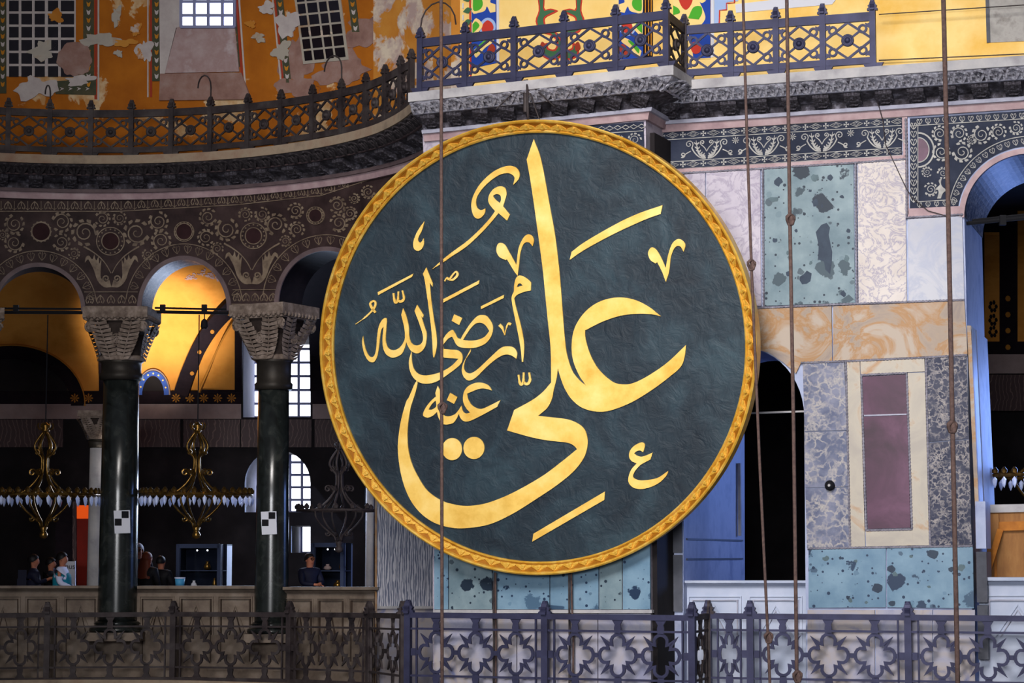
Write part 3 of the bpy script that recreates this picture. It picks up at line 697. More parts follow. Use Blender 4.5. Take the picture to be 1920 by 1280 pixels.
# pink frame strips of the friezes
for p in ([(1236, 318), (1700, 290), (1700, 299), (1236, 327)], [(1691, 216), (1701, 216), (1704, 402), (1697, 402)], [(1700, 391), (1800, 386), (1805, 402), (1700, 407)],
          [(1234, 242), (1692, 216), (1692, 220), (1234, 247)]):
    panel(R, 'pink_border_strip', 'pink', p, wall_right, .04)
b = MB(); b.strip(R, ell(1935, 405, 132, 123, 88, 181, 30), 10, 0, .05); b.build('arch_rim', K['pink'], wall_right)
b = MB(); vs = []
for x, y in ell(1935, 405, 127, 118, 90, 180, 20):
    p = R(x, y, .0); vs += [p - V((0, 0, .012)) + R.t * .012, p - R.n * 2.58 - V((0, 0, .012)) + R.t * .012]
b.add(vs, [(2 * i, 2 * i + 1, 2 * i + 3, 2 * i + 2) for i in range(20)]); b.build('arch_soffit', K['darkbrec'], wall_right)
# jamb facing of the right-hand opening
a = R(1815, 600, 0); zt, zb = R(1812, 610).z, R(1830, 948).z
for dx, w_, m, n in ((.02, .10, 'honey', 'jamb_strip'), (.16, .55, 'bluew', 'jamb_strip'), (.75, .08, 'ropegrey', 'jamb_strip'), (.88, 1.6, 'bluewall', 'jamb_slab')):
    b = MB(); pb = R(1829, 948, 0) + R.t * .02 - R.n * (dx + w_ / 2); pt = R(1814, 610, 0) + R.t * .02 - R.n * (dx + w_ / 2)
    b.box(pb, R.n * w_ / 2, R.t * .03, pt - pb); b.build(n, K[m], wall_right)
for z0, z1 in ((1.75, 2.5), (.9, 1.7), (.0, .85)):
    b = MB(); pb = R(1832, 1000, 0) - R.n * .35 + R.t * .06; pb.z = z0; b.box(pb, R.n * .36, R.t * .08, UPZ * (z1 - z0)); b.build('jamb_block', K['darkpil'] if z0 < 1.7 else K['bluewall'], wall_right)

# pier face: panels below the roundel
for m, n, p in (('greenb', 'green_marble_panel', [(814, 1030), (840, 1030), (840, 1142), (814, 1142)]),
                ('green', 'green_marble_panel', [(842, 960), (922, 960), (922, 1142), (842, 1142)]), ('greenb', 'green_marble_panel', [(924, 960), (1030, 960), (1030, 1142), (924, 1142)]),
                ('greenb', 'green_marble_panel', [(1032, 960), (1122, 960), (1122, 1142), (1032, 1142)]), ('green', 'green_marble_panel', [(1124, 960), (1166, 960), (1166, 1142), (1124, 1142)]),
                ('greenb', 'green_marble_panel', [(1168, 960), (1218, 960), (1219, 1142), (1168, 1142)]),
                ('lowm', 'lower_marble_panel', [(814, 1150), (968, 1150), (968, 1299), (814, 1299)]), ('lowm', 'lower_marble_panel', [(970, 1150), (1120, 1150), (1120, 1299), (970, 1299)]),
                ('lowm', 'lower_marble_panel', [(1122, 1150), (1220, 1150), (1221, 1299), (1122, 1299)])):
    panel(B, n, m, p, wall_center)
b = MB(); b.rect(B, 812, 1143, 1222, 1149, 0, .12); b.build('base_fillet', K['ledge'], wall_center)
# ================================================================ inlaid friezes
def spiral(cx, cy, r, turns=1.6, d=1, a0=0.0, n=22):
    return [(cx + r * (1 - .86 * k / n) * math.cos(a0 + d * turns * 6.283 * k / n), cy + r * (1 - .86 * k / n) * math.sin(a0 + d * turns * 6.283 * k / n)) for k in range(n + 1)]
def vine(S, cx, cy, r, m, parent, d=1, a0=0.0, leaves=True):
    oo = .03 if isinstance(S, Plane) else 0.0; b = MB(); p = spiral(cx, cy, r * .8, 1.7, d, a0); b.strip(S, p, [max(.8, r * .12 * (1 - .5 * k / 22)) for k in range(23)], oo, oo + .012)
    if leaves:
        for k in range(9):
            a = a0 + d * k * .62; c, s = math.cos(a), math.sin(a); t = V((-s, c)) * d; u = V((c, s)); o = V((cx, cy)) + u * r * .78
            q = [o - t * r * .12, o + u * r * .26 - t * r * .02, o + u * r * .20 + t * r * .30, o + u * r * .05 + t * r * .26, o + t * r * .14]
            b.poly(S, q, oo, oo + .014)
    return b.build('scroll_inlay', m, parent)
# right wall: band of paired acanthus scrolls
def fr(u, v_):   # u px along, v 0..1 from top
    t = (u - 1236) / 454; yt = 247 - 28 * t; yb = 319 - 28 * t
    return (u, yt + (yb - yt) * v_)
def FB(u0, v0, du, dv): return lambda p: fr(u0 + p[0] * du, v0 + p[1] * dv)
panel(R, 'frieze_ground', 'slate', [fr(1236, 0), fr(1691, 0), fr(1691, 1), fr(1236, 1)], wall_right, .03)
class Sub:
    def __init__(s, S, f, o): s.S = S; s.f = f; s.o = o
    def __call__(s, x, y, o=0.0): q = s.f((x, y)); return s.S(q[0], q[1], s.o + o)
    def nrm(s, p): return s.S.nrm(p)
for v_ in (.0, .21, .79, .985):
    b = MB(); b.strip(R, [fr(1238, v_ + .01), fr(1690, v_ + .01)], 1.3, .03, .04); b.build('line_inlay', K['inlayw'], wall_right)
for row in (.11, .89):
    for i in range(12):
        x = 1244 + i * 38.3
        b = MB(); S = Sub(R, FB(x + 17, row, 1, 1 / 72), .03)
        b.strip(S, [(-12, 0), (0, -5), (12, 0), (0, 5)], 1.2, 0, .01, True); b.strip(S, [(-6, 0), (0, -2.5), (6, 0), (0, 2.5)], .9, 0, .01, True); b.build('lozenge_inlay', K['inlayw'], wall_right)
        b = MB(); S = Sub(R, FB(x - 2, row, 1, 1 / 72), .03)
        for a in range(4):
            c, s = math.cos(a * 1.5708), math.sin(a * 1.5708); b.poly(S, [(0, 0), (5 * c - 2 * s, 5 * s + 2 * c), (5 * c + 2 * s, 5 * s - 2 * c)], 0, .01)
        b.build('cross_inlay', K['inlayw'], wall_right)
for cx in (1325, 1432, 1541, 1654):
    for sg in (-1, 1):
        S = Sub(R, lambda p: fr(cx + sg * p[0], .5 + p[1] / 72), .03)
        b = MB(); b.strip(S, crom([(2, 18), (12, 17), (22, 8), (28, -2)], 4, False) + spiral(33, -9, 8, 1.4, 1, 2.4, 14), [3.4] * 3 + [2.2] * 10 + [1.6] * 15, 0, .012); b.build('scroll_inlay', K['inlayw'], wall_right)
        b = MB(); sp = crom([(3, 16), (12, 12), (17, 2), (20, -16)], 4, False); b.strip(S, sp, [5, 5, 5, 4.6, 4.2, 3.8, 3.4, 3, 2.6, 2.2, 1.8, 1.2, .5], 0, .012)
        for k in range(2, 11, 2):
            p = sp[k]; b.poly(S, [(p.x, p.y), (p.x + 5, p.y - 4), (p.x + 5.5, p.y - 6.5), (p.x, p.y - 3)], 0, .013)
            b.poly(S, [(p.x, p.y), (p.x - 4, p.y - 3), (p.x - 4, p.y - 6), (p.x, p.y - 3)], 0, .013)
        b.build('acanthus_inlay', K['inlayw'], wall_right)
        b = MB(); b.strip(S, crom([(0, 6), (4, -1), (9, -6)], 4, False) + spiral(8, -11, 5, 1.3, -1, 1.2, 12), 1.6, 0, .012); b.build('heart_inlay', K['inlayw'], wall_right)
        b = MB(); b.strip(S, crom([(30, 4), (38, 8), (46, 14)], 3, False) + spiral(45, 10, 5.5, 1.2, 1, 1.0, 12), 1.8, 0, .012); b.build('scroll_inlay', K['inlayw'], wall_right)
    S = Sub(R, lambda p: fr(cx + 54 + p[0], .34 + p[1] / 72), .03); b = MB()
    if cx < 1650:
        for a in range(8): b.poly(S, [(0, 0), (6 * math.cos(a * .785 - .15), 6 * math.sin(a * .785 - .15)), (7 * math.cos(a * .785), 7 * math.sin(a * .785)), (6 * math.cos(a * .785 + .15), 6 * math.sin(a * .785 + .15))], 0, .012)
        b.build('star_inlay', K['inlayw'], wall_right)
# spandrel beside the right-hand arch
sp = [(1706, 222), (1975, 204), (1975, 270)] + [(x, y) for x, y in ell(1935, 405, 140, 132, 90, 176, 20)] + [(1795, 388), (1706, 393)]
panel(R, 'spandrel_ground', 'slate', sp, wall_right, .03)
for x, y, r, d in ((1765, 285, 17, 1), (1804, 285, 19, -1), (1798, 250, 16, 1), (1840, 252, 18, -1), (1762, 250, 15, 1), (1872, 247, 15, 1), (1738, 322, 10, -1), (1768, 324, 11, 1), (1905, 240, 13, -1), (1822, 262, 9, 1), (1745, 355, 13, -1)):
    vine(R, x, y, r, K['inlayw'], wall_right, d, random.uniform(0, 6))
b = MB(); b.strip(R, ell(1722, 281, 29, 32, -90, 90, 20), 3, .03, .045); b.strip(R, ell(1722, 281, 20, 23, -90, 90, 20), 2, .03, .045); b.build('disc_ring_inlay', K['inlayw'], wall_right)
panel(R, 'disc_inlay', 'purple', [(1722, 259)] + ell(1722, 281, 19, 22, 90, -90, 16), wall_right, .04)
b = MB(); b.poly(R, crom([(1757, 372, 1), (1760, 360), (1757, 352), (1762, 346), (1760, 338), (1766, 334, 1), (1764, 342), (1767, 350), (1776, 356, 1), (1768, 362), (1764, 372, 1)], 3), .03, .045); b.build('bird_inlay', K['inlayw'], wall_right)
for f_ in ([(1721, 232), (1721, 378)], [(1706, 236), (1960, 220)], [(1721, 378), (1790, 374)]):
    b = MB(); b.strip(R, f_, 1.4, .03, .042); b.build('line_inlay', K['inlayw'], wall_right)
b = MB(); b.strip(R, ell(1935, 405, 157, 150, 92, 172, 30), 1.6, .03, .042); b.build('line_inlay', K['inlayw'], wall_right)
def heart(S, x, y, a, m, parent, k=1.0, o0=.03):
    c, s = math.cos(a), math.sin(a); b = MB()
    def T(u, v_): return (x + k * (u * c - v_ * s), y + k * (u * s + v_ * c))
    for g in (-1, 1): b.strip(S, [T(0, 6), T(g * 4, 2), T(g * 5.5, -2), T(g * 4, -5.5), T(g * 1.5, -4.5), T(g * 2, -2)], 1.3 * k, o0, o0 + .012)
    b.strip(S, [T(0, 5), T(0, -1)], 1.2 * k, o0, o0 + .012)
    return b.build('heart_inlay', m, parent)
for i in range(10): heart(R, 1713, 236 + i * 15.2, 0, K['inlayw'], wall_right, 1.05)
for i in range(14): heart(R, 1724 + i * 16, 228 - i * .95, 0, K['inlayw'], wall_right, .9)
for i in range(5): heart(R, 1724 + i * 16, 384 - i, 0, K['inlayw'], wall_right, .8)
for i in range(13):
    a = math.radians(96 + i * 6.0); heart(R, 1935 + 148.5 * math.cos(a), 405 - 141 * math.sin(a), math.pi / 2 - a, K['inlayw'], wall_right, .9)
# pier face, the bit of frieze beside the roundel
panel(B, 'frieze_ground', 'slate', [(1040, 240), (1206, 228), (1208, 330), (1040, 340)], wall_center, .03)
for i in range(6):
    b = MB(); x = 1128 + i * 15; y = 241 - i * .9
    b.strip(B, [(x - 7, y), (x, y - 4), (x + 7, y), (x, y + 4)], 1.5, .03, .042, True); b.build('lozenge_inlay', K['inlayw'], wall_center)
for x, y, r, d in ((1160, 265, 12, -1), (1190, 262, 13, 1), (1186, 284, 10, -1), (1140, 262, 10, 1)): vine(B, x, y, r, K['inlayw'], wall_center, d, 1.0)
b = MB(); b.strip(B, [(1110, 251), (1206, 245)], 1.4, .03, .042); b.build('line_inlay', K['inlayw'], wall_center)
# exedra: brown scrollwork
VN = [(116, 416, 20, 1), (159, 436, 25, -1), (192, 410, 15, 1), (224, 409, 13, -1), (256, 436, 25, 1), (297, 415, 19, -1), (115, 454, 17, -1), (139, 475, 11, 1), (302, 451, 19, 1), (277, 477, 11, -1),
      (27, 420, 19, -1), (27, 455, 19, 1), (390, 407, 17, 1), (425, 430, 22, -1), (386, 445, 16, -1), (407, 466, 12, 1), (460, 402, 13, 1), (491, 402, 14, -1), (517, 421, 21, 1), (554, 395, 15, -1), (556, 430, 15, 1),
      (535, 452, 11, -1), (632, 384, 16, 1), (656, 400, 13, -1), (635, 418, 17, -1), (664, 372, 10, 1), (690, 360, 13, 1), (5, 440, 10, 1)]
for x, y, r, d in VN: vine(EX, x, y, r, K['inlaytan'], wall_left, d, random.uniform(0, 6))
for x, y, ro, ri in ((207, 452, 27, 16), (475, 442, 25, 15), (77, 434, 19, 17), (345, 434, 19, 15), (591, 404, 17, 12)):
    b = MB(); b.disc(EX, x, y, ro, ro, 0, .02, 28, .93); b.disc(EX, x, y, ri + 1.2, ri + 1.2, 0, .02, 28, .9); b.build('disc_ring_inlay', K['inlaytan'], wall_left)
    b = MB(); b.disc(EX, x, y, ri, ri, 0, .012, 24); b.build('disc_inlay', K['disc'], wall_left)
    for k in range(16):
        b = MB(); a = k * .3927; rr = (ro + ri) / 2 + .8; b.disc(EX, x + rr * math.cos(a), y + rr * math.sin(a), 1.6, 1.6, 0, .014, 6); b.build('bead_inlay', K['inlaytan'], wall_left)
for cx, cy in ((209, 512), (472, 506)):
    for sg in (-1, 1):
        S = Sub(EX, lambda p: (cx + sg * p[0], cy + p[1]), 0)
        b = MB(); b.poly(S, crom([(0, 26, 1), (14, 26), (26, 14), (33, -6), (40, -20), (44, -26), (50, -20, 1), (48, -30), (42, -33), (36, -26), (32, -36, 1), (29, -24), (24, -32, 1), (23, -18), (19, -26, 1), (20, -8), (20, 8), (12, 16), (4, 12, 1)], 3), 0, .014); b.build('acanthus_inlay', K['inlaytan'], wall_left)
        b = MB(); b.strip(S, spiral(10, 10, 8, 1.5, -1, 2.5, 16), 2.6, 0, .016); b.build('scroll_inlay', K['inlaytan'], wall_left)
        b = MB(); b.strip(S, crom([(1, 0), (10, -16), (22, -30), (38, -42), (52, -50)], 4, False), [1.5] * 8 + [2.2] * 5 + [3] * 4, 0, .014); b.build('stem_inlay', K['inlaytan'], wall_left)
def ycor(x): return 374 if x < 220 else (374 - (x - 220) * .055 if x < 450 else (361 - (x - 450) * .11 if x < 600 else 345 - (x - 600) * .33))
b = MB(); b.strip(EX, [(x, ycor(x) + 22) for x in range(-30, 730, 10)], 1.5, 0, .014); b.build('line_inlay', K['inlaytan'], wall_left)
for i in range(30):
    x = -10 + i * 25; heart(EX, x, ycor(x) + 11, math.pi, K['inlaytan'], wall_left, 1.25, 0); 
    b = MB(); b.strip(EX, [(x + 12, ycor(x) + 3), (x + 12, ycor(x) + 20)], 1.1, 0, .012); b.strip(EX, [(x + 8, ycor(x) + 16), (x + 12, ycor(x) + 19), (x + 16, ycor(x) + 16)], 1.1, 0, .012); b.build('stem_inlay', K['inlaytan'], wall_left)
for x0, x1, y in ((158, 258, 556), (436, 520, 552)):
    b = MB(); b.strip(EX, [(x0, y - 9), (x1, y - 9)], 1.4, 0, .012); b.strip(EX, [(x0 - 2, y + 18), (x1 + 4, y + 18)], 1.4, 0, .012); b.build('line_inlay', K['inlaytan'], wall_left)
    for i in range(5): heart(EX, x0 + (x1 - x0) * (i + .5) / 5, y + 5, math.pi, K['inlaytan'], wall_left, 1.3, 0)
# ================================================================ the calligraphy roundel
CEN = U(1002, 651, 0); RAD = (426 / F) * (CEN - CAM).length * .998
XU = U.t; YU = U.up
def rp(a, r, o): return CEN + XU * (r * math.cos(a)) + YU * (r * math.sin(a)) + U.n * o
base = CEN - YU * RAD
RO = thing('calligraphy_roundel', base, 'huge round dark green board with golden Arabic calligraphy and carved gilt frame', 'roundel')
mb = MB(); NB = 96; vs = [CEN]; fs = []
for j, rr in enumerate((.25, .5, .75, .95)):
    for i in range(NB): vs.append(rp(6.28318 * i / NB, RAD * rr, 0))
for i in range(NB): fs.append((0, 1 + i, 1 + (i + 1) % NB))
for j in range(3):
    for i in range(NB): fs.append((1 + j * NB + i, 1 + (j + 1) * NB + i, 1 + (j + 1) * NB + (i + 1) % NB, 1 + j * NB + (i + 1) % NB))
mb.add(vs, fs); mb.build('board', K['board'], RO)
def ring(prof, name, m, parent, n=128, smooth=True):
    b = MB(); k = len(prof); vs = [rp(6.28318 * i / n, RAD * r, o) for i in range(n) for r, o in prof]
    b.add(vs, [(i * k + j, i * k + (j + 1) % k, ((i + 1) % n) * k + (j + 1) % k, ((i + 1) % n) * k + j) for i in range(n) for j in range(k)])
    return b.build(name, m, parent, smooth)
ring([(.944, -.15), (.944, .05), (.95, .075), (.956, .05), (.960, .035), (.985, .10), (.988, .16), (.994, .18), (1.0, .16), (1.0, -.18)], 'frame', K['frame'], RO, 128, False)
FRM = bpy.data.objects[ 'frame']
ring([(.958, .0), (.9605, .037), (.9848, .102), (.986, .0)], 'frame_cove', K['framedark'], RO, 128, False)  # darker gilt paints the shade between the carved leaves
lf = MB()   # carved leaf of the frame: three lobed palmette with curled tips
lf.poly(FL, crom([(-.10, .95, 1), (-.30, .62), (-.46, .40), (-.50, .16), (-.36, .06), (-.24, .18), (-.14, .06), (0, .0), (.14, .06), (.24, .18), (.36, .06), (.50, .16), (.46, .40), (.30, .62), (.10, .95, 1)], 2), 0, .35)
lf.poly(FL, [(-.05, .9), (-.14, .4), (0, .16), (.14, .4), (.05, .9)], .2, .75)
LFM = mesh_of(lf, 'frame_leaf', K['frame'])
for i in range(84):
    a = 6.28318 * i / 84; p = rp(a, RAD * .9605, .036); q = rp(a, RAD * .986, .11)
    er = q - p; et = XU * -math.sin(a) + YU * math.cos(a); inst(LFM, 'frame_leaf', frame(p, -et, er, (-et).cross(er), RAD * 6.283 / 84 * .96, er.length, .08), FRM)
# --- letters, traced from enlarged views (offset and scale of each view)
def T(x0, y0, s): return lambda *pts: [((p[0] / s + x0, p[1] / s + y0) + tuple(p[2:])) for p in pts]
A_, B_, C_, D_, E_, F_, G_, H_ = T(660, 300, 5.3333), T(660, 500, 6.4), T(740, 660, 6.4), T(900, 240, 4.5714), T(900, 500, 4.5714), T(720, 740, 4.5714), T(960, 760, 4.7417), T(900, 420, 4.5714)
c = 1
def letter(name, pts, holes=()):
    b = MB(); b.poly(U, crom(pts, 5), .0, .028, [crom(h, 4) for h in holes]); return b.build(name, K['gold'], RO)
def pen(name, segs):
    b = MB()
    for pts, ws in segs:
        q = crom(pts, 4, False); n = len(q); b.strip(U, q, [ws[min(len(ws) - 1, int(i / n * len(ws)))] for i in range(n)], .0, .028)
    return b.build(name, K['gold'], RO)
letter('letter',
    D_((460, 95, c), (525, 280), (600, 680), (640, 900), (672, 1150)) + E_((690, 150), (705, 350), (725, 600), (745, 750), (790, 890), (850, 970), (910, 1020, c), (850, 930), (800, 810), (785, 690), (800, 560), (850, 450), (940, 350), (1060, 285), (1200, 262), (1330, 285), (1450, 345), (1550, 425, c),
    (1480, 408), (1350, 402), (1200, 420), (1050, 470), (900, 545, c), (905, 620), (940, 740), (1010, 870), (1120, 975), (1200, 1005), (1300, 1000), (1430, 940), (1600, 825), (1765, 670, c), (1755, 760), (1725, 850), (1640, 930), (1480, 1050), (1300, 1160), (1120, 1230), (1000, 1240), (880, 1210), (790, 1140), (730, 1050), (690, 950), (668, 870, c),
    (655, 960), (630, 1060)) + F_((1440, 30), (1400, 110), (1320, 180, c), (1430, 192), (1570, 210), (1660, 245), (1720, 300), (1745, 390), (1735, 480), (1700, 560), (1620, 660), (1480, 775), (1300, 895), (1100, 1020), (900, 1110), (700, 1142), (560, 1135), (420, 1090), (300, 1000), (210, 870), (150, 700), (120, 500), (125, 350), (150, 200), (190, 60))
    + C_((170, 540), (240, 380), (265, 345, c), (272, 385), (240, 510), (190, 670), (160, 860), (150, 1020)) + F_((200, 330), (205, 450), (235, 580), (290, 700), (370, 820), (480, 900), (580, 935), (700, 952), (850, 935), (1000, 885), (1150, 815), (1350, 700), (1500, 590), (1655, 465, c), (1620, 430), (1560, 408), (1400, 390), (1250, 360), (1055, 305, c), (1115, 130, c))
    + E_((450, 1140), (540, 1070), (610, 990, c), (605, 700), (580, 450), (555, 200), (535, 0)) + D_((480, 780), (440, 500), (400, 270, c)))
letter('stroke', D_((1565, 660, c), (1548, 735, c), (1400, 790), (1150, 905), (900, 1040), (768, 1130, c), (785, 1060, c), (900, 975), (1150, 830), (1350, 735)))
letter('letter', D_((1440, 1075), (1455, 1035), (1480, 1022), (1515, 1048), (1555, 1115), (1592, 1200, c), (1612, 1090), (1645, 995), (1690, 952), (1730, 960), (1760, 1000), (1745, 1060, c), (1720, 1018), (1690, 1010), (1660, 1040), (1635, 1110), (1620, 1230), (1592, 1318, c), (1560, 1230), (1518, 1148, c), (1505, 1160, c), (1460, 1130)))
letter('letter', H_((140, 230), (150, 175), (178, 160), (215, 180), (250, 240), (312, 350, c), (330, 210), (370, 120), (410, 88), (445, 100), (462, 140), (450, 190, c), (425, 160), (400, 155), (370, 175), (345, 250), (335, 340), (322, 442, c), (290, 400), (230, 300, c), (220, 308, c), (165, 280)))
letter('letter', H_((345, 440), (400, 465), (438, 500, c), (435, 568, c), (380, 580), (320, 605), (293, 635, c), (305, 700), (340, 830), (365, 940), (378, 1050), (370, 1180, c), (358, 1180, c), (350, 1080), (330, 960), (300, 810), (275, 680), (272, 620), (290, 575), (293, 520), (310, 460)), [H_((315, 542, c), (325, 515), (345, 508), (365, 525, c))])
pen('small_mark', [(H_((165, 862), (190, 890), (211, 952)), [5.5, 5, 3, 1.5]), (H_((211, 952), (228, 880), (246, 850), (264, 862)), [1.5, 3, 3.5, 4.5])])
letter('letter', G_((1165, 415, c), (1140, 400), (1110, 405), (1085, 425, c), (1110, 445), (1150, 455), (1200, 440), (1250, 418, c), (1230, 480, c), (1190, 500), (1140, 530), (1095, 580), (1075, 625), (1090, 650), (1140, 665), (1220, 660), (1300, 640), (1390, 580, c), (1370, 625), (1310, 685), (1230, 725), (1150, 742), (1080, 730), (1040, 690), (1035, 640), (1060, 570), (1108, 515, c), (1060, 490), (1040, 450), (1050, 400), (1090, 355), (1150, 328), (1180, 345), (1175, 385)))
letter('stroke', F_((1893, 828, c), (1888, 900, c), (1270, 1258, c), (1280, 1190, c)))
for x, y, rx, ry in ((583, 465, 85, 95), (770, 455, 90, 95)):
    b = MB(); b.disc(U, 720 + x / 4.5714, 740 + y / 4.5714, rx / 4.5714, ry / 4.5714, 0, .028, 36); b.build('dot', K['gold'], RO)
pen('small_mark', [(E_((330, 925), (338, 985), (352, 1008), (370, 985), (374, 905)), [3.5, 4.5, 5, 4.5, 3.5]), (E_((372, 985), (388, 1002), (412, 1000), (428, 965), (420, 905)), [4.5, 5, 5, 3.5])])
letter('letter', A_((1610, 250, c), (1625, 180), (1600, 145), (1550, 130), (1470, 150), (1380, 210), (1300, 290), (1250, 370), (1240, 430), (1255, 480), (1290, 500), (1335, 482, c), (1325, 535), (1290, 575), (1250, 585), (1215, 555), (1195, 490), (1195, 420), (1220, 340), (1280, 240), (1380, 140), (1480, 80), (1570, 57), (1640, 75), (1675, 130), (1665, 190)))
letter('letter', A_((1578, 545, c), (1550, 605, c), (1465, 530, c), (1400, 610), (1300, 720), (1150, 860), (1000, 960), (900, 1030), (795, 1095, c), (900, 1000), (1000, 920), (1150, 810), (1280, 690), (1380, 580), (1430, 510, c), (1380, 450), (1362, 400), (1375, 340), (1420, 285), (1480, 262), (1530, 280), (1545, 340), (1530, 400), (1510, 462, c)), [A_((1480, 430, c), (1440, 400), (1412, 360), (1440, 340), (1480, 350), (1490, 390))])
letter('small_mark', A_((725, 610, c), (700, 700), (665, 770), (660, 805), (680, 825), (700, 810), (715, 780, c), (718, 840), (695, 890), (655, 908), (620, 885), (612, 830), (635, 750), (680, 670)))
letter('stroke', B_((735, 82, c), (720, 120, c), (312, 340, c), (308, 305, c)))
letter('letter', B_((890, 8, c), (968, 200, c), (965, 240, c), (932, 190, c), (950, 400), (985, 650), (1010, 800), (1018, 930), (1005, 1020), (985, 1090, c), (972, 1060), (960, 850), (940, 650), (900, 350), (870, 150), (850, 85, c)))
letter('letter', B_((780, 455, c), (858, 580, c), (850, 612, c), (830, 590, c), (870, 720), (895, 800), (890, 900), (870, 970), (820, 1025), (770, 1038), (710, 1010), (670, 950), (652, 900, c), (630, 980), (590, 1050), (520, 1085), (470, 1088), (410, 1050), (375, 980), (365, 880), (372, 780), (380, 715, c), (350, 760), (335, 850), (320, 980), (300, 1080), (270, 1135), (235, 1145), (195, 1125), (150, 1050), (125, 950), (122, 880), (132, 830, c),
    (145, 920), (170, 1010), (205, 1070), (240, 1082), (270, 1060), (290, 980), (300, 850), (315, 740), (345, 660), (385, 618), (415, 625), (412, 720), (403, 850), (410, 920), (440, 980), (500, 1000), (570, 970), (625, 890), (635, 820), (625, 720), (590, 575, c), (612, 497, c), (650, 590), (680, 720), (685, 830), (710, 910), (760, 942), (820, 930), (850, 880), (845, 800), (800, 660), (750, 530, c)))
pen('small_mark', [(B_((42, 688), (150, 612), (245, 522), (276, 470), (280, 430), (255, 410), (218, 440), (236, 490), (280, 550)), [1.2, 3, 4, 4, 3.5, 3.5, 4, 4.5, 4])])
pen('small_mark', [(B_((497, 315), (505, 390), (522, 428), (548, 400), (556, 295)), [3.5, 4.5, 5, 4, 3]), (B_((548, 400), (572, 415), (600, 410), (622, 375), (602, 285)), [4, 5, 5, 4, 3])])
letter('stroke', B_((1528, 160, c), (1520, 205, c), (1085, 435, c), (1090, 390, c)))
pen('small_mark', [(B_((1110, 172), (1140, 132), (1165, 152), (1210, 92), (1250, 58), (1264, 100), (1215, 152), (1168, 158)), [2.5, 3.5, 3.5, 3, 3.5, 4.5, 4, 3])])
letter('stroke', B_((1825, 335, c), (1818, 375, c), (1548, 508, c), (1545, 475, c)))
letter('dot', B_((1225, 570, c), (1322, 615, c), (1285, 698, c), (1195, 648, c)))
letter('letter', B_((1090, 870, c), (1140, 800), (1200, 757), (1235, 795), (1265, 850), (1303, 868, c), (1340, 800), (1420, 680), (1500, 595), (1560, 578), (1620, 595), (1680, 680), (1690, 760), (1660, 850), (1600, 920), (1500, 965), (1400, 975), (1300, 965), (1250, 930), (1220, 870), (1200, 838, c), (1150, 865), (1090, 938, c)), [B_((1332, 878, c), (1400, 770), (1470, 690), (1540, 670), (1600, 700), (1648, 770, c), (1590, 840), (1510, 875), (1420, 885))])
letter('letter', B_((1088, 938, c), (1098, 985, c), (1180, 993), (1260, 1000), (1310, 1035), (1327, 1090)) + C_((800, 130), (740, 190), (640, 265), (560, 320), (470, 365), (370, 378), (290, 360), (220, 300), (180, 210), (172, 100), (203, -14, c), (205, 100), (225, 190), (270, 250), (340, 278), (430, 272), (560, 235), (680, 165), (765, 80, c), (700, 73), (600, 66), (562, 35), (548, -15), (560, -65)))
letter('letter', C_((913, -39, c), (860, 60), (820, 140), (805, 220), (825, 290), (870, 335), (920, 335), (990, 290), (1100, 180), (1220, 80), (1320, 30), (1400, 40), (1460, 80, c), (1468, 10), (1430, -52), (1360, -70), (1276, -52), (1164, 46), (1024, 179), (960, 230), (900, 255), (850, 235), (830, 180), (850, 90), (905, 5)))
letter('letter', C_((1165, 460, c), (1120, 445), (1050, 435), (980, 450), (920, 475), (868, 497, c), (880, 560), (920, 630), (980, 670), (1040, 680), (1120, 650), (1268, 575, c), (1230, 655, c), (1150, 700), (1000, 780), (900, 825), (840, 830), (795, 800), (770, 740, c), (740, 800), (700, 850), (620, 868), (570, 855), (540, 815), (520, 770), (508, 715, c), (460, 760), (400, 785), (350, 770), (340, 740), (370, 670), (430, 590), (495, 530, c), (488, 490, c), (515, 405, c), (555, 480, c), (545, 600), (560, 700), (580, 750), (640, 770), (720, 745), (770, 690), (800, 640, c), (815, 700), (850, 735), (905, 725, c), (850, 660), (820, 580), (830, 480), (880, 410), (970, 368), (1060, 370), (1130, 405)), [C_((405, 688, c), (440, 630), (492, 578, c), (500, 640), (480, 670), (440, 690))])
letter('dot', C_((665, 487, c), (752, 540, c), (712, 620, c), (625, 575, c)))
# hanging gear of the roundel
top = rp(math.pi / 2, RAD, .0); hook = B(985, 150, .66)
for nm, pts, r in (('hanging_bracket', [hook, B(985, 210, .66)], .035), ('hanging_bracket', [hook + B.t * .03, top], .02)):
    b = MB(); b.tube(pts, r, 6); b.build(nm, K['irondark'], RO)
for x, y in ((930, 205), (1040, 200), (1012, 226)):
    b = MB(); b.tube([hook, B(x, y, .72)], .012, 5); b.build('hanging_wire', K['irondark'], RO)

# ================================================================ ropes hanging in the nave
def rope(pts, Y, r, knots, label, m='rope'):
    P = []
    for x, y in pts:
        d = ray(x, y); P.append(CAM + d * (Y / d.y))
    q = []
    for i in range(len(P) - 1): q += [P[i].lerp(P[i + 1], k / 6) for k in range(6)]
    q.append(P[-1])
    t = thing('hanging_rope', P[-1], label, 'rope')
    b = MB(); b.tube(q, r, 8); b.build('strand', K[m], t, True)
    for x, y in knots:
        d = ray(x, y); p = CAM + d * (Y / d.y); b = MB()
        pts_ = [p + V((.05 * math.cos(a) * (1 + .3 * math.sin(3 * a)), -.02 + .035 * math.sin(2 * a), .075 * math.sin(a))) for a in [k * .5236 for k in range(13)]]
        b.tube(pts_, r * .95, 6); b.tube([p + V((0, 0, .07)), p + V((.02, -.04, .0)), p + V((0, 0, -.08))], r * 1.25, 6); b.build('knot', K[m], t, True)
    return t
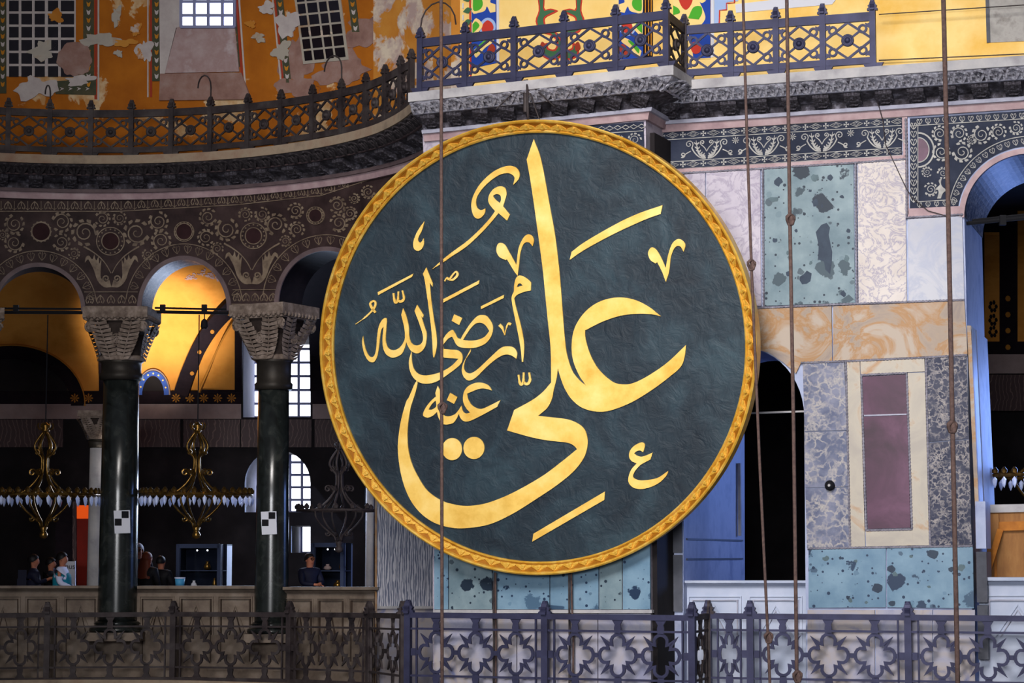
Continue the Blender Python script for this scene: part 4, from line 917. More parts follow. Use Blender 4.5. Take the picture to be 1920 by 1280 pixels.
rope([(827, -80), (828, 640), (829, 1340)], 33.5, .026, [(830, 765)], 'thin dark rope hanging across the golden calligraphy with a knot midway')
rope([(1391, -80), (1400, 240), (1409, 500), (1424, 860), (1440, 1195), (1446, 1340)], 33.5, .022, [(1409, 497), (1441, 1195)], 'slanting rope with two knots passing just right of the gilt frame')
rope([(1474, -80), (1481, 410), (1488, 800), (1495, 1340)], 33.2, .028, [(1482, 412), (1495, 1268)], 'rope hanging before the left edge of the tall green breccia panel')
rope([(1767, -80), (1776, 300), (1786, 800), (1797, 1340)], 32.8, .036, [(1785, 800)], 'thickest brown rope hanging before the dark breccia beside the purple panel')
for i, (x0, x1, x2) in enumerate(((927, 925, 926), (929, 929, 930), (1067, 1067, 1068), (1071, 1072, 1075))):
    P = [B(x0, 1073, .20), B(x1, 1130, .16), B(x2, 1200, .18), B(x2 - 1, 1335, .18)]
    q = [P[k].lerp(P[k + 1], j / 4) for k in range(3) for j in range(4)] + [P[3]]
    b = MB(); b.tube(q, .016, 6); o = b.build("dark_cable", K['rope'] if i % 2 else K['irondark'])
    tag(o, '%s cable dropping from the gilt frame past the %s' % ('brown' if i % 2 else 'blackish', 'joint left of the broad green slab' if i < 2 else 'narrow green slabs near the pilaster'), 'cable', 'cables below the roundel')
# thin wire across the frieze at the right
b = MB(); b.tube([R(x, y, .5 if y < 170 else .07) for x, y in ((1634, 150), (1655, 225), (1660, 270), (1700, 355), (1712, 372), (1740, 395), (1775, 405))], .008, 5)
tag(b.build('thin_wire', K['irondark']), 'thin black wire sagging across the white acanthus frieze', 'wire')
for y0, y1, o in ((27, 5, .3), (113, 98, .1)):
    b = MB(); b.tube([UW(1648, y0, o), UW(1985, y1, o)], .01, 5); tag(b.build('stretched_wire', K['irondark']), 'wire stretched across the plain yellow wall at %s height' % ('rail-top' if y0 < 50 else 'ledge'), 'wire')
# dark knob fixed on the grey breccia
t = thing('lamp_knob', R(1557, 910, .05), 'black round knob fixed to the grey breccia strip', 'knob')
b = MB(); p = R(1557, 910, .05); b.lathe(p, [(.02, 0), (.075, .0), (.085, .06), (.06, .11), (.02, .12)], 16, R.n, R.t); b.build('body', K['black'], t, True)
b = MB(); b.lathe(p + R.n * .12, [(.025, 0), (.02, .02)], 10, R.n, R.t); b.build('cap', K['ledge'], t)
# ================================================================ columns of the arcade
def column(px, Yo, ybase, yneck, ycap0, ycap1, rpx, cwpx, label, name='marble_column', small=False):
    c = EX(px, 1040, 0) if Yo is None else None
    if c is None:
        d = ray(px, 1040); c = CAM + d * (Yo / d.y)
    dist = c.y; k = dist / F
    def zz(y): d = ray(px, y); return (CAM + d * (dist / d.y)).z
    z0, zn, zc0, zc1 = max(0, 0.0), zz(yneck), zz(ycap0), zz(ycap1)
    r = rpx * k; base = V((c.x, c.y, 0))
    t = thing(name, base, label, 'column')
    b = MB(); b.lathe(base, [(r * 1.0, .34), (r * 1.0, .5), (r * 1.01, 1.0), (r * .97, zn * .55), (r * .92, zn)], 32); b.build('shaft', K['shaft'] if not small else K['ledge'], t, True)
    b = MB(); b.box(base, (r * 1.45, 0, 0), (0, r * 1.45, 0), (0, 0, .16)); b.build('plinth', K['parap'], t)
    b = MB(); b.lathe(base, [(r * 1.4, .16), (r * 1.44, .2), (r * 1.4, .25), (r * 1.15, .27), (r * 1.14, .30), (r * 1.22, .33), (r * 1.05, .37)], 32); b.build('base', K['shaft'], t, True)
    b = MB(); b.lathe(base, [(r * .93, zn - .02), (r * 1.12, zn), (r * 1.14, zn + .1), (r * 1.03, zn + .14), (r * 1.04, zc0 - .04), (r * 1.16, zc0)], 32); b.build('collar', K['neck'], t, True)
    # capital: basket from round to square, leaves, volutes, abacus
    fwd = EX.nrm(base) if Yo is None else V((0, -1, 0)); sd = V((-fwd.y, fwd.x, 0))
    w_ = cwpx * k / 2; H = zc1 - zc0; n = 32; rows = 8; vs = []
    for j in range(rows + 1):
        s = j / rows; rr = r * 1.05 + (w_ * .80 - r * 1.05) * (s ** 1.4); e = s * .55
        for i in range(n):
            a = 6.28318 * i / n + .1; ca, sa = math.cos(a), math.sin(a); m = max(abs(ca), abs(sa)); q = (1 - e) + e / m
            vs.append(base + sd * (rr * ca * q) + fwd * (rr * sa * q) + UPZ * (zc0 + H * .80 * s))
    b = MB(); b.add(vs, [(j * n + i, j * n + (i + 1) % n, (j + 1) * n + (i + 1) % n, (j + 1) * n + i) for j in range(rows) for i in range(n)])
    cap = b.build('capital', K['capdark'], t, True)
    b = MB(); b.box(base + UPZ * (zc0 + H * .86), sd * w_, fwd * w_, UPZ * H * .22); b.build('abacus', K['cap'], cap)
    b = MB()
    b.box(base + UPZ * (zc0 + H * .80), sd * w_ * .93, fwd * w_ * .93, UPZ * H * .07); b.build('egg_course', K['cap'], cap)
    lv = MB()
    if not small:
        for i in range(10):
            for f_, s_ in ((fwd, sd), (sd, -fwd), (-sd, fwd)):
                p = base + f_ * w_ * .96 + s_ * w_ * (-.82 + 1.64 * i / 9) + UPZ * (zc0 + H * .87); b = MB(); b.ball(p, .05, (1, 1, 1.1), 6, 4); b.build('egg', K['cap'], cap)
    for q in range(4):
        f_ = (fwd, sd, -fwd, -sd)[q]; s_ = (sd, -fwd, -sd, fwd)[q]
        for sx in (-1, 1):   # two big spiny leaves on each face
            b = MB(); L = []
            for j in range(11):
                s = j / 10; rr = r * 1.05 + (w_ * .80 - r * 1.05) * (s ** 1.4) + .02 + .05 * s * s
                cen = base + f_ * (rr * (1 + .10 * s)) + s_ * (sx * (r * .30 + (w_ * .52 - r * .30) * s)) + UPZ * (zc0 + H * .78 * s); L.append((cen, w_ * (.20 + .13 * math.sin(s * 2.6))))
            for j in range(10):
                (p, a1), (p2, a2) = L[j], L[j + 1]
                b.add([p - s_ * .012 + f_ * .035, p + s_ * .012 + f_ * .035, p2 + s_ * .012 + f_ * .035, p2 - s_ * .012 + f_ * .035], [(0, 1, 2, 3)])
                for g in (-1, 1):
                    b.add([p + f_ * .03, p.lerp(p2, .62) + f_ * .03, p2 + s_ * g * a2 + f_ * .015 + UPZ * .02, p.lerp(p2, .3) + s_ * g * a1 * .9 + f_ * .01], [(0, 1, 2, 3)] if g < 0 else [(3, 2, 1, 0)])
            b.build('acanthus_leaf', K['cap'], cap)
        p = base + f_ * (w_ * .74) + UPZ * (zc0 + H * .42); b = MB()   # pierced medallion between the leaves
        for rr in (w_ * .17, w_ * .10): b.tube([p + s_ * rr * math.cos(a) + UPZ * rr * math.sin(a) for a in [k2 * .5236 for k2 in range(13)]], .014, 5)
        for a in range(4): b.bar(p + s_ * w_ * .17 * math.cos(a * .785) + UPZ * w_ * .17 * math.sin(a * .785), p - s_ * w_ * .17 * math.cos(a * .785) - UPZ * w_ * .17 * math.sin(a * .785), .015, .02, f_)
        b.build('medallion', K['cap'], cap)
        if not small:
            for sx in (-1, 1):
                p = base + f_ * (w_ * .86) + s_ * (sx * w_ * .80) + UPZ * (zc0 + H * .68); b = MB(); sp_ = spiral(0, 0, w_ * .17, 2.2, sx, 0, 26)
                b.tube([p + s_ * x + UPZ * y for x, y in sp_], .022, 6); b.lathe(p - f_ * .05, [(w_ * .16, 0), (w_ * .16, .05), (w_ * .05, .055)], 14, f_, s_); b.build('volute', K['cap'], cap, True)
    b = MB(); b.lathe(base, [(r * 1.02, zc0 - .01), (r * 1.17, zc0 + .01), (r * 1.19, zc0 + .07), (r * 1.08, zc0 + .11)], 24)
    b.build('leaf_ring', K['cap'], cap, True)
    return t, base, r
c1 = column(222, None, 1145, 712, 678, 588, 36, 122, 'polished dark green column left of the crystal chandelier beside the survey card')
c2 = column(510, None, 1145, 730, 676, 582, 31.5, 122, 'polished dark green column standing in front of the tall bright window')
column(-72, None, 1145, 712, 678, 588, 36, 122, 'dark green column outside the leftmost arch')
column(180, 47.5, 1145, 838, 824, 775, 16, 66, 'slim pale grey column standing inside the gallery behind the arcade', 'inner_column', True)
column(693, 50.5, 1145, 900, 890, 850, 8, 30, 'slender bluish colonnette beside the gallery window', 'colonnette', True)
# survey cards stuck on the columns
for (ct, base, r), x0, x1, y0, y1, lab in ((c1, 213, 243, 956, 1000, 'white survey card with two black squares on the column by the red doorway'), (c2, 489, 518, 958, 1002, 'white survey card with two black squares on the column by the bright window')):
    pl = Plane((x0 + x1) / 2, base.y - r - .03, 10); t = thing('survey_card', pl((x0 + x1) / 2, y1), lab, 'card')
    b = MB(); b.poly(pl, [(x0, y0 + 1), (x1, y0), (x1 + 1, y1 - 1), (x0 + 2, y1)], -.02, 0); b.build('card', K['paper'], t)
    w2 = (x1 - x0) / 2 - 1
    for ax, ay in ((x0 + w2 + 1, y0 + 2), (x0 + 2, y0 + 2 + w2)):
        b = MB(); b.rect(pl, ax, ay, ax + w2 - 1, ay + w2 - 1, 0, .006); b.build('black_square', K['black'], t)
# ================================================================ tie rods with fittings
def rod(S, x0, y0, x1, y1, label, extra):
    t = thing('tie_rod', S((x0 + x1) / 2, (y0 + y1) / 2, -.3), label, 'tie rod')
    b = MB(); b.tube([S(x0, y0, -.3), S(x1, y1, -.3)], .035, 6); b.build('rod', K['black'], t)
    b = MB(); b.tube([S(x0 + (x1 - x0) * .12, y0 - 7, -.3), S(x1, y1 - 7, -.3)], .022, 6); b.build('cable_tray', K['black'], t)
    for x in extra:
        b = MB(); p = S(x, y0 + 2, -.3); b.box(p, (.05, 0, 0), (0, .05, 0), (0, 0, .16)); b.build('clamp', K['black'], t)
    return t
rod(EX, -20, 585, 156, 586, 'dark iron tie rod across the dim leftmost arch', [30])
rod(EX, 272, 584, 428, 587, 'dark iron tie rod with clamps across the bright golden arch', [305, 383])
rod(R, 1800, 420, 1990, 402, 'iron tie rod crossing the arch beside the white spandrel inlay', [1880])
b = MB(); b.tube([R(1382, 775, -.6), R(1509, 771, -.6)], .018, 6); tag(b.build('thin_tie_rod', K['ledge']), 'thin pale tie rod across the dark arched opening beside the roundel', 'tie rod')
t = thing('spotlight', EX(382, 600, -.3), 'small dark spotlight hanging below the tie rod of the golden arch', 'spotlight')
b = MB(); p = EX(383, 607, -.3); b.lathe(p - UPZ * .1, [(.05, 0), (.075, .04), (.06, .16), (.02, .2)], 12); b.build('head', K['black'], t, True)
b = MB(); b.tube([p + UPZ * .1, p + UPZ * .28], .012, 5); b.build('bracket', K['black'], t)
# ================================================================ chandeliers
def chandelier(cx, Y, yring, label, ztop, crystals=True, ncr=34, Rm=1.07, metal='brass'):
    d = ray(cx, yring); c = CAM + d * (Y / d.y); t = thing('chandelier', c - UPZ * .85, label, 'chandelier')
    def at(a, r, z): return c + V((r * math.cos(a), r * math.sin(a), z))
    MT = K[metal]
    b = MB(); b.tube([at(k * 6.28318 / 40, Rm, 0) for k in range(41)], .028, 6); b.build('ring', MT, t)
    b = MB(); b.tube([at(0, 0, 1.38), V((c.x, c.y, ztop))], .012, 5); b.build('suspension_cable', K['black'], t)
    b = MB(); b.lathe(c, [(.03, 1.24), (.09, 1.27), (.05, 1.30), (.11, 1.36), (.05, 1.40), (.015, 1.44)], 12); b.build('crown', MT, t, True)
    for k in range(6):
        a = k * 1.0472 + .3
        b = MB(); b.tube([at(a, r, z) for r, z in ((.09, 1.28), (.14, 1.32), (.15, 1.38), (.13, 1.42))], .014, 5); b.build('crown_leaf', MT, t)
        pr = crom([(.04, 1.24), (.10, 1.16), (.19, 1.02), (.20, .92), (.14, .82), (.07, .74), (.06, .62), (.07, .50), (.11, .38), (.22, .22), (.38, .08), (.50, .02)], 3, False)
        b = MB(); b.tube([at(a, p.x, p.y) for p in pr], .024, 6); arm = b.build('scroll_arm', MT, t, True)
        b = MB(); b.tube([at(a, .12 + x, .42 + y) for x, y in [(.0, 0)] + spiral(.12, .02, .075, 1.3, -1, 2.6, 12)], .018, 5); b.build('curl', MT, arm)
        b = MB(); b.tube([at(a, .13 + x, .86 + y) for x, y in spiral(.03, -.02, .06, 1.2, 1, 1.2, 10)], .016, 5); b.build('curl', MT, arm)
        b = MB(); b.tube([at(a, .5, .02), at(a, .8, .0), at(a, Rm, 0)], .016, 5); b.build('spoke', MT, t)
        pl_ = crom([(.50, .0), (.48, -.14), (.36, -.30), (.20, -.44), (.10, -.52), (.06, -.62)], 3, False)
        b = MB(); b.tube([at(a, p.x, p.y) for p in pl_], .022, 6); la = b.build('lower_arm', MT, t, True)
        b = MB(); b.tube([at(a, .20 + x, -.44 + y) for x, y in spiral(.02, -.03, .06, 1.1, -1, .4, 10)], .018, 5); b.build('curl', MT, la)
    b = MB(); b.lathe(c, [(.05, -.60), (.08, -.64), (.05, -.70), (.055, -.72), (.085, -.77), (.08, -.82), (.02, -.86)], 14); b.build('finial', MT, t, True)
    cup = MB(); cup.lathe(V((0, 0, 0)), [(.02, .0), (.05, .02), (.055, .07), (.03, .10), (.015, .12)], 8); CU = mesh_of(cup, 'candle_cup', MT)
    cr = MB(); cr.add([V((0, 0, 0))] + [V((.045 * math.cos(k * 1.0472), .045 * math.sin(k * 1.0472), -.06)) for k in range(6)] + [V((.03 * math.cos(k * 1.0472), .03 * math.sin(k * 1.0472), -.14)) for k in range(6)] + [V((0, 0, -.2))],
        [(0, 1 + (k + 1) % 6, 1 + k) for k in range(6)] + [(1 + k, 1 + (k + 1) % 6, 7 + (k + 1) % 6, 7 + k) for k in range(6)] + [(13, 7 + k, 7 + (k + 1) % 6) for k in range(6)])
    CR = mesh_of(cr, 'crystal_pendant', K['crystal'])
    for k in range(ncr):
        a = k * 6.28318 / ncr; p = at(a, Rm, .02); inst(CU, 'candle_cup', Matrix.Translation(p), t)
        if crystals: inst(CR, 'crystal_pendant', Matrix.Translation(at(a, Rm + .01, -.02)) @ Matrix.Rotation(k, 4, 'Z'), t)
    return t
zrod = EX(83, 590, -.3).z
chandelier(83, EX(83, 900, -.3).y, 928, 'crystal-hung brass chandelier in the leftmost arch above the visitors', zrod)
chandelier(369, EX(369, 900, -.3).y, 928, 'crystal-hung brass chandelier in the golden arch between the two green columns', EX(369, 590, -.3).z)
chandelier(1952, 38.6, 893, 'crystal chandelier in front of the boarded arch beside the blue jamb', 6.9)
chandelier(636, 45.8, 957, 'dim dark iron chandelier without crystals in the shadowy arch beside the roundel', 6.5, False, 16, .86, 'irondark')
# ================================================================ marble parapets
def parapet(S, x0, x1, ytop, ycope, yfr, label, group, m, md, npan, off=0.0, ybot=1300):
    t = thing('marble_parapet', S((x0 + x1) / 2, 1198, off), label, 'parapet', group)
    b = MB(); xs_ = frange(x0, x1, 12)
    b.sheet(S, xs_, ycope - 3, ybot, off); b.build('slab', m, t)
    b = MB(); vs = []
    for x in xs_:
        for y, o in ((ytop, off + .16), (ytop + (ycope - ytop) * .45, off + .16), (ytop + (ycope - ytop) * .6, off + .09), (ycope, off + .03)): vs.append(S(x, y, o))
        p = S(x, ytop, off + .16); vs.append(p - S.nrm(p) * .45)
    k = 5; b.add(vs, [(i * k + j, i * k + (j + 1) % k, (i + 1) * k + (j + 1) % k, (i + 1) * k + j) for i in range(len(xs_) - 1) for j in range(k)]); b.build('coping', m, t)
    wp = (x1 - x0) / npan
    for i in range(npan):
        a, c_ = x0 + wp * i + wp * .07, x0 + wp * (i + 1) - wp * .07
        for g, oo in ((0, .03), (wp * .06, .045)):
            b = MB(); b.strip(S, [(a + g, 1240), (a + g, yfr + g), (c_ - g, yfr + g), (c_ - g, 1240)], max(1.6, wp * .025), off - .02, off + oo); b.build('moulding', md if g else m, t)
        mx = (a + c_) / 2
        for g in (0, 9): b = MB(); b.strip(S, [(a + wp * .14 + g, 1180 + 14), (mx, yfr + 18 + g), (c_ - wp * .14 - g, 1180 + 14)], 2.2, off - .02, off + .03); b.build('lozenge', m if not g else md, t)
    return t
parapet(EX, -30, 187, 1098, 1108, 1118, 'brown marble parapet below the visitors in the leftmost arch', 'arcade parapets', K['parap'], K['parapd'], 3, -.05)
parapet(EX, 257, 477, 1098, 1110, 1118, 'brown marble parapet between the two green columns below the display case', 'arcade parapets', K['parap'], K['parapd'], 3, -.05)
parapet(EX, 530, 709, 1100, 1112, 1122, 'brown marble parapet in front of the man in dark clothes', 'arcade parapets', K['parap'], K['parapd'], 3, -.05)
parapet(R, 1283, 1511, 1088, 1098, 1118, 'white marble parapet across the dark opening beside the roundel', 'white parapets', K['whitepar'], K['fillet'], 2, -.25)
parapet(R, 1836, 1980, 1082, 1096, 1116, 'white marble parapet below the plywood boards', 'white parapets', K['whitepar'], K['fillet'], 1, -.25)
# ================================================================ cast iron railings
def bayS(p0, p1, z0, z1, n):
    class S_:
        def __call__(s, u, v_, o=0.0):
            p = p0.lerp(p1, u); return V((p.x, p.y, z0 + (z1 - z0) * v_)) + n * o
        def nrm(s, p): return n
    return S_()
def strip3(b, S, pts, w_, W, H, o0, o1, closed=False):
    Q = Sub(S, lambda p: (p[0] / W, p[1] / H), 0); b.strip(Q, pts, w_, o0, o1, closed)
def finial(b, p, t, n, k=1.0):
    prof = [(-.085, 0), (-.085, .03), (-.06, .05), (-.075, .08), (-.05, .10), (-.04, .14), (0, .18), (.04, .14), (.05, .10), (.075, .08), (.06, .05), (.085, .03), (.085, 0)]
    for q, r in ((t, n), (n, t)):
        vs = [p + q * x * k + UPZ * z * k + r * g * .035 * k for g in (-1, 1) for x, z in prof]; m = len(prof)
        b.add(vs, [tuple(range(m)), tuple(reversed(range(m, 2 * m)))] + [(i, (i + 1) % m, m + (i + 1) % m, m + i) for i in range(m)])
def upper_railing(P, zs, label, group, m, skip_first=False):
    t = thing('iron_railing', V((P[0].x, P[0].y, zs[0])), label, 'railing', group)
    for i in range(len(P)):
        a = P[max(0, i - 1)]; c_ = P[min(len(P) - 1, i + 1)]; tx = (c_ - a); tx.z = 0; tx.normalize(); n = V((tx.y, -tx.x, 0)); z = zs[i]
        if not (i == 0 and skip_first):
            b = MB(); b.box(V((P[i].x, P[i].y, z)), tx * .048, n * .048, UPZ * .99); po = b.build('post', K[m], t)
            b = MB(); finial(b, V((P[i].x, P[i].y, z + .99)), tx, n); b.build('finial', K[m], po)
            b = MB(); b.add([V((P[i].x, P[i].y, z)) + tx * x + n * o + UPZ * h for o in (-.03, .03) for x, h in ((-.17, .12), (.17, .12), (.13, .05), (.07, .02), (-.07, .02), (-.13, .05))], [(0, 1, 2, 3, 4, 5), (11, 10, 9, 8, 7, 6)] + [(j, 6 + j, 6 + (j + 1) % 6, (j + 1) % 6) for j in range(6)]); b.build('foot_bracket', K[m], po)
        if i == len(P) - 1: break
        W = (P[i + 1] - P[i]).length; d = (P[i + 1] - P[i]); d.z = 0; d.normalize(); n = V((d.y, -d.x, 0)); H = 1.0
        class S_:
            def __init__(s, p0, p1, z0, z1, n): s.a = (p0, p1, z0, z1, n)
            def __call__(s, u, v_, o=0.0):
                p0, p1, z0, z1, n = s.a; p = p0.lerp(p1, u); return V((p.x, p.y, z0 + (z1 - z0) * u + v_)) + n * o
            def nrm(s, p): return s.a[4]
        S = S_(P[i], P[i + 1], zs[i], zs[i + 1], n)
        for nm, v0, v1 in (('bottom_rail', .11, .22), ('top_rail', .82, .965)):
            b = MB(); b.poly(S, [(0, v0), (1, v0), (1, v1), (0, v1)], -.03, .03); b.build(nm, K[m], t)
        b = MB(); y0, y1 = .22, .82; ym = (y0 + y1) / 2; xm = W / 2
        for p, q in (((xm, y1), (0, ym)), ((0, ym), (xm, y0)), ((xm, y0), (W, ym)), ((W, ym), (xm, y1))): strip3(b, S, [p, q], .038, W, 1, -.015, .015)
        for sx in (-1, 1):
            for sy in (-1, 1): strip3(b, S, [(xm, ym), (xm + sx * W * .25, ym + sy * (y1 - y0) * .25)], .034, W, 1, -.012, .012)
        la = b.build('lattice', K[m], t)
        for sx in (-1, 1):
            for sy in (-1, 1):
                cx_, cy_ = xm + sx * W * .30, ym + sy * (y1 - y0) * .30; b = MB()
                strip3(b, S, [(cx_ + .06 * math.cos(k * .5236), cy_ + .06 * math.sin(k * .5236)) for k in range(12)], .035, W, 1, -.02, .022, True); b.build('ring', K[m], la)
                b = MB(); ex, ey = xm + sx * W * .5, ym + sy * (y1 - y0) * .5
                strip3(b, S, [(cx_ + sx * .05, cy_ + sy * .05), (ex - sx * .03, ey - sy * .03)], .03, W, 1, -.01, .012)
                strip3(b, S, [(ex - sx * .12, ey - sy * .03), (ex - sx * .075, ey - sy * .075), (ex - sx * .03, ey - sy * .12)], [.015, .05, .015], W, 1, -.01, .014); b.build('corner_leaf', K[m], la)
        c0 = S(.5, ym, 0); b = MB(); b.lathe(c0, [(.10, -.02), (.105, .03), (.085, .045), (.075, .03), (.045, .03), (.04, .06), (.02, .075)], 18, n, d); b.build('boss', K[m], la, True)
    return t
def onB(x, o): p = B(x, 160, o); p.z = 0; return p
def onR(x, o): p = R(x, 160, o); p.z = 0; return p
PB = [onB(x, .48) for x in (788, 872, 964, 1058, 1155, 1250)]
zB = [9.44 + .09 * i / 5 for i in range(6)]
upper_railing(PB, zB, 'dark blue iron railing above the roundel in front of painted bands', None, 'iron')
PR_ = [onR(x, .48) for x in (1284, 1371, 1456, 1544, 1638)]
upper_railing(PR_, [9.49] * 5, 'dark blue iron railing in front of the plain yellow wall', None, 'iron')
upper_railing([PB[-1], PR_[0]], [9.53, 9.49], 'short iron railing return between the two straight railings', None, 'irondark', True)
PE = []
for x in (-64, 16, 94, 171, 247, 322, 395, 465, 527, 586, 640, 686, 722, 751, 771):
    p = Cyl(6.95)(x, 200, 0); p.z = 0; PE.append(p)
zE = [9.43] * 12 + [9.47, 9.52, 9.55]
er = upper_railing(PE, zE, 'dark iron railing curving along the exedra below the orange wall', None, 'irondark')
def hook_on(i, w_, h, f_=1):
    p = PE[i] + UPZ * (zE[i] + 1.05); d = (PE[i + 1] - PE[i - 1]); d.z = 0; d.normalize(); b = MB()
    b.tube([p, p + UPZ * h * .55] + [p + UPZ * h * .55 + d * (w_ / 2 - w_ / 2 * math.cos(a)) * f_ + UPZ * h * .45 * math.sin(a) for a in [k * .3927 for k in range(1, 9)]], .016, 5); b.build('wire_hook', K['irondark'], er)
hook_on(6, -.28, .55); hook_on(10, -.5, .6); hook_on(2, -.1, .4)
b = MB(); p = PB[0] + UPZ * 10.6; b.tube([p + B.t * (.33 - .33 * math.cos(a)) + UPZ * .42 * math.sin(a) for a in [k * .3927 for k in range(9)]], .014, 5)
b.build('wire_hook', K['irondark'], er)
# --- lower railings with pierced stars
STAR = []
for q in range(4):
    a = q * math.pi / 2
    def rt(x, y): return (x * math.cos(a) - y * math.sin(a), x * math.sin(a) + y * math.cos(a))
    lobe = [(.12 * math.cos(t) , .235 + .105 * math.sin(t)) for t in [math.radians(-40 + 26 * k) for k in range(11)]]
    STAR += [rt(x, y) for x, y in lobe] + [rt(-.165, .19), rt(-.30, .30), rt(-.19, .165)]
def lower_railing(P, zs, nst, label, group, m, first=True, fin=True):
    t = thing('iron_railing', V((P[0].x, P[0].y, zs[0] - 1.3)), label, 'railing', group)
    for i in range(len(P)):
        a = P[max(0, i - 1)]; c_ = P[min(len(P) - 1, i + 1)]; tx = (c_ - a); tx.z = 0; tx.normalize(); n = V((tx.y, -tx.x, 0)); z = zs[i]
        if first or i:
            b = MB(); b.box(V((P[i].x, P[i].y, z - 1.33)), tx * .055, n * .05, UPZ * 1.38); po = b.build('post', K[m], t)
            b = MB(); finial(b, V((P[i].x, P[i].y, z + .03)), tx, n, 1.25); b.build('finial', K[m], po)
        if i == len(P) - 1: break
        W = (P[i + 1] - P[i]).length; d = (P[i + 1] - P[i]); d.z = 0; d.normalize(); n = V((d.y, -d.x, 0)); zz0, zz1 = zs[i], zs[i + 1]; p0, p1 = P[i], P[i + 1]
        class S_:
            def __init__(s, *a): s.a = a
            def __call__(s, x, y, o=0.0):
                p0, p1, z0, z1, n, W = s.a; u = x / W; p = p0.lerp(p1, u); return V((p.x, p.y, z0 + (z1 - z0) * u + y)) + n * o
            def nrm(s, p): return s.a[4]
        S = S_(p0, p1, zz0, zz1, n, W)
        for nm, y, h, dd in (('top_rail', 0, .09, .04), ('upper_bar', -.225, .035, .02), ('lower_bar', -1.0, .035, .02), ('bottom_rail', -1.24, .10, .04)):
            b = MB(); b.strip(S, [(0, y), (W, y)], h, -dd, dd); b.build(nm, K[m], t)
        for x in (.16, W - .16):
            b = MB(); b.strip(S, [(x, -.04), (x, -1.2)], .03, -.02, .02); b.strip(S, [(x + (-.1 if x < W / 2 else .1), -.61), (x, -.61)], .12, -.02, .02); b.build('side_bar', K[m], t)
        k_ = nst[i]
        for j in range(k_):
            cx_ = .16 + (W - .32) * (j + .5) / k_; sw = min((W - .32) / k_ / .78, 1.25); sc = min(1, sw)
            b = MB(); b.strip(S, [(cx_ + x * .98 * sw, -.61 + y * .98) for x, y in STAR], .05, -.018, .018, True)
            for sx in (-1, 1): b.strip(S, [(cx_ + sx * .35 * sw, -.61), (cx_ + sx * (W - .32) / k_ / 2, -.61)], .075, -.018, .018)
            b.strip(S, [(cx_, -.27), (cx_, -.18), (cx_, -.12), (cx_, -.04)], [.10, .12, .09, .19], -.018, .018); b.strip(S, [(cx_, -.95), (cx_, -1.05), (cx_, -1.12), (cx_, -1.2)], [.10, .12, .09, .19], -.018, .018)
            b.build('pierced_star', K[m], t)
    return t
def lowB(x): p = B(x, 1200, .35); p.z = 0; return p
def lowR(x): p = R(x, 1200, .35); p.z = 0; return p
LBp = [lowB(x) for x in (765, 1022, 1298)]
lower_railing(LBp, [.65, .65, .65], [3, 3], 'dark blue iron railing of pierced stars below the roundel', None, 'iron')
LRp = [lowR(x) for x in (1328, 1407, 1703, 2005)]
lower_railing(LRp, [.66] * 4, [1, 3, 3], 'dark blue iron railing of pierced stars below the blue-green breccia', None, 'iron')
lower_railing([LBp[-1] , LRp[0] ], [.65, .66], [1], 'short iron railing return linking the two star railings', None, 'irondark', False)
LE = []
for x in (-150, 88, 325, 543, 692):
    p = Cyl(6.72)(x, 1200, 0); p.z = 0; LE.append(p)
LE.append(LBp[0] - B.n * .05 - B.t * .12)
LE[-1].z = 0
lower_railing(LE, [.50, .50, .52, .54, .57, .63], [3, 3, 3, 3, 2], 'grey brown iron railing curving below the arcade parapets', None, 'irondark')
# ledge that carries the lower railings
b = MB(); vs = []; N_ = 40
for i in range(N_ + 1):
    s = a0 + (a1 - a0) * i / N_
    for o, z in ((0, -.72), (.8, -.72), (.8, -1.0), (0, -1.0)): vs.append(EX.at(s, z, o))
b.add(vs, [(i * 4 + j, i * 4 + (j + 1) % 4, (i + 1) * 4 + (j + 1) % 4, (i + 1) * 4 + j) for i in range(N_) for j in range(4)])
struct(b.build('trim_5', K['ledgeold']))
for nme, S, x0, x1 in (('trim_6', B, 800, 1300), ('trim_7', R, 1240, 2010)):
    b = MB(); p, q = S(x0, 1300, 0), S(x1, 1300, 0); p.z = q.z = -1.0; b.add([p + S.n * o + UPZ * z for o, z in ((-.2, 0), (.8, 0), (.8, .3), (-.2, .3))] + [q + S.n * o + UPZ * z for o, z in ((-.2, 0), (.8, 0), (.8, .3), (-.2, .3))], [(0, 1, 2, 3), (7, 6, 5, 4), (0, 4, 5, 1), (1, 5, 6, 2), (2, 6, 7, 3), (3, 7, 4, 0)])
    struct(b.build(nme, K['ledge']))
# plain wall below the parapets
b = MB(); b.sheet(EX, frange(-60, 712, 12), 1190, 1330, -.02); b.build('wall_foot', K['parap'], wall_left)

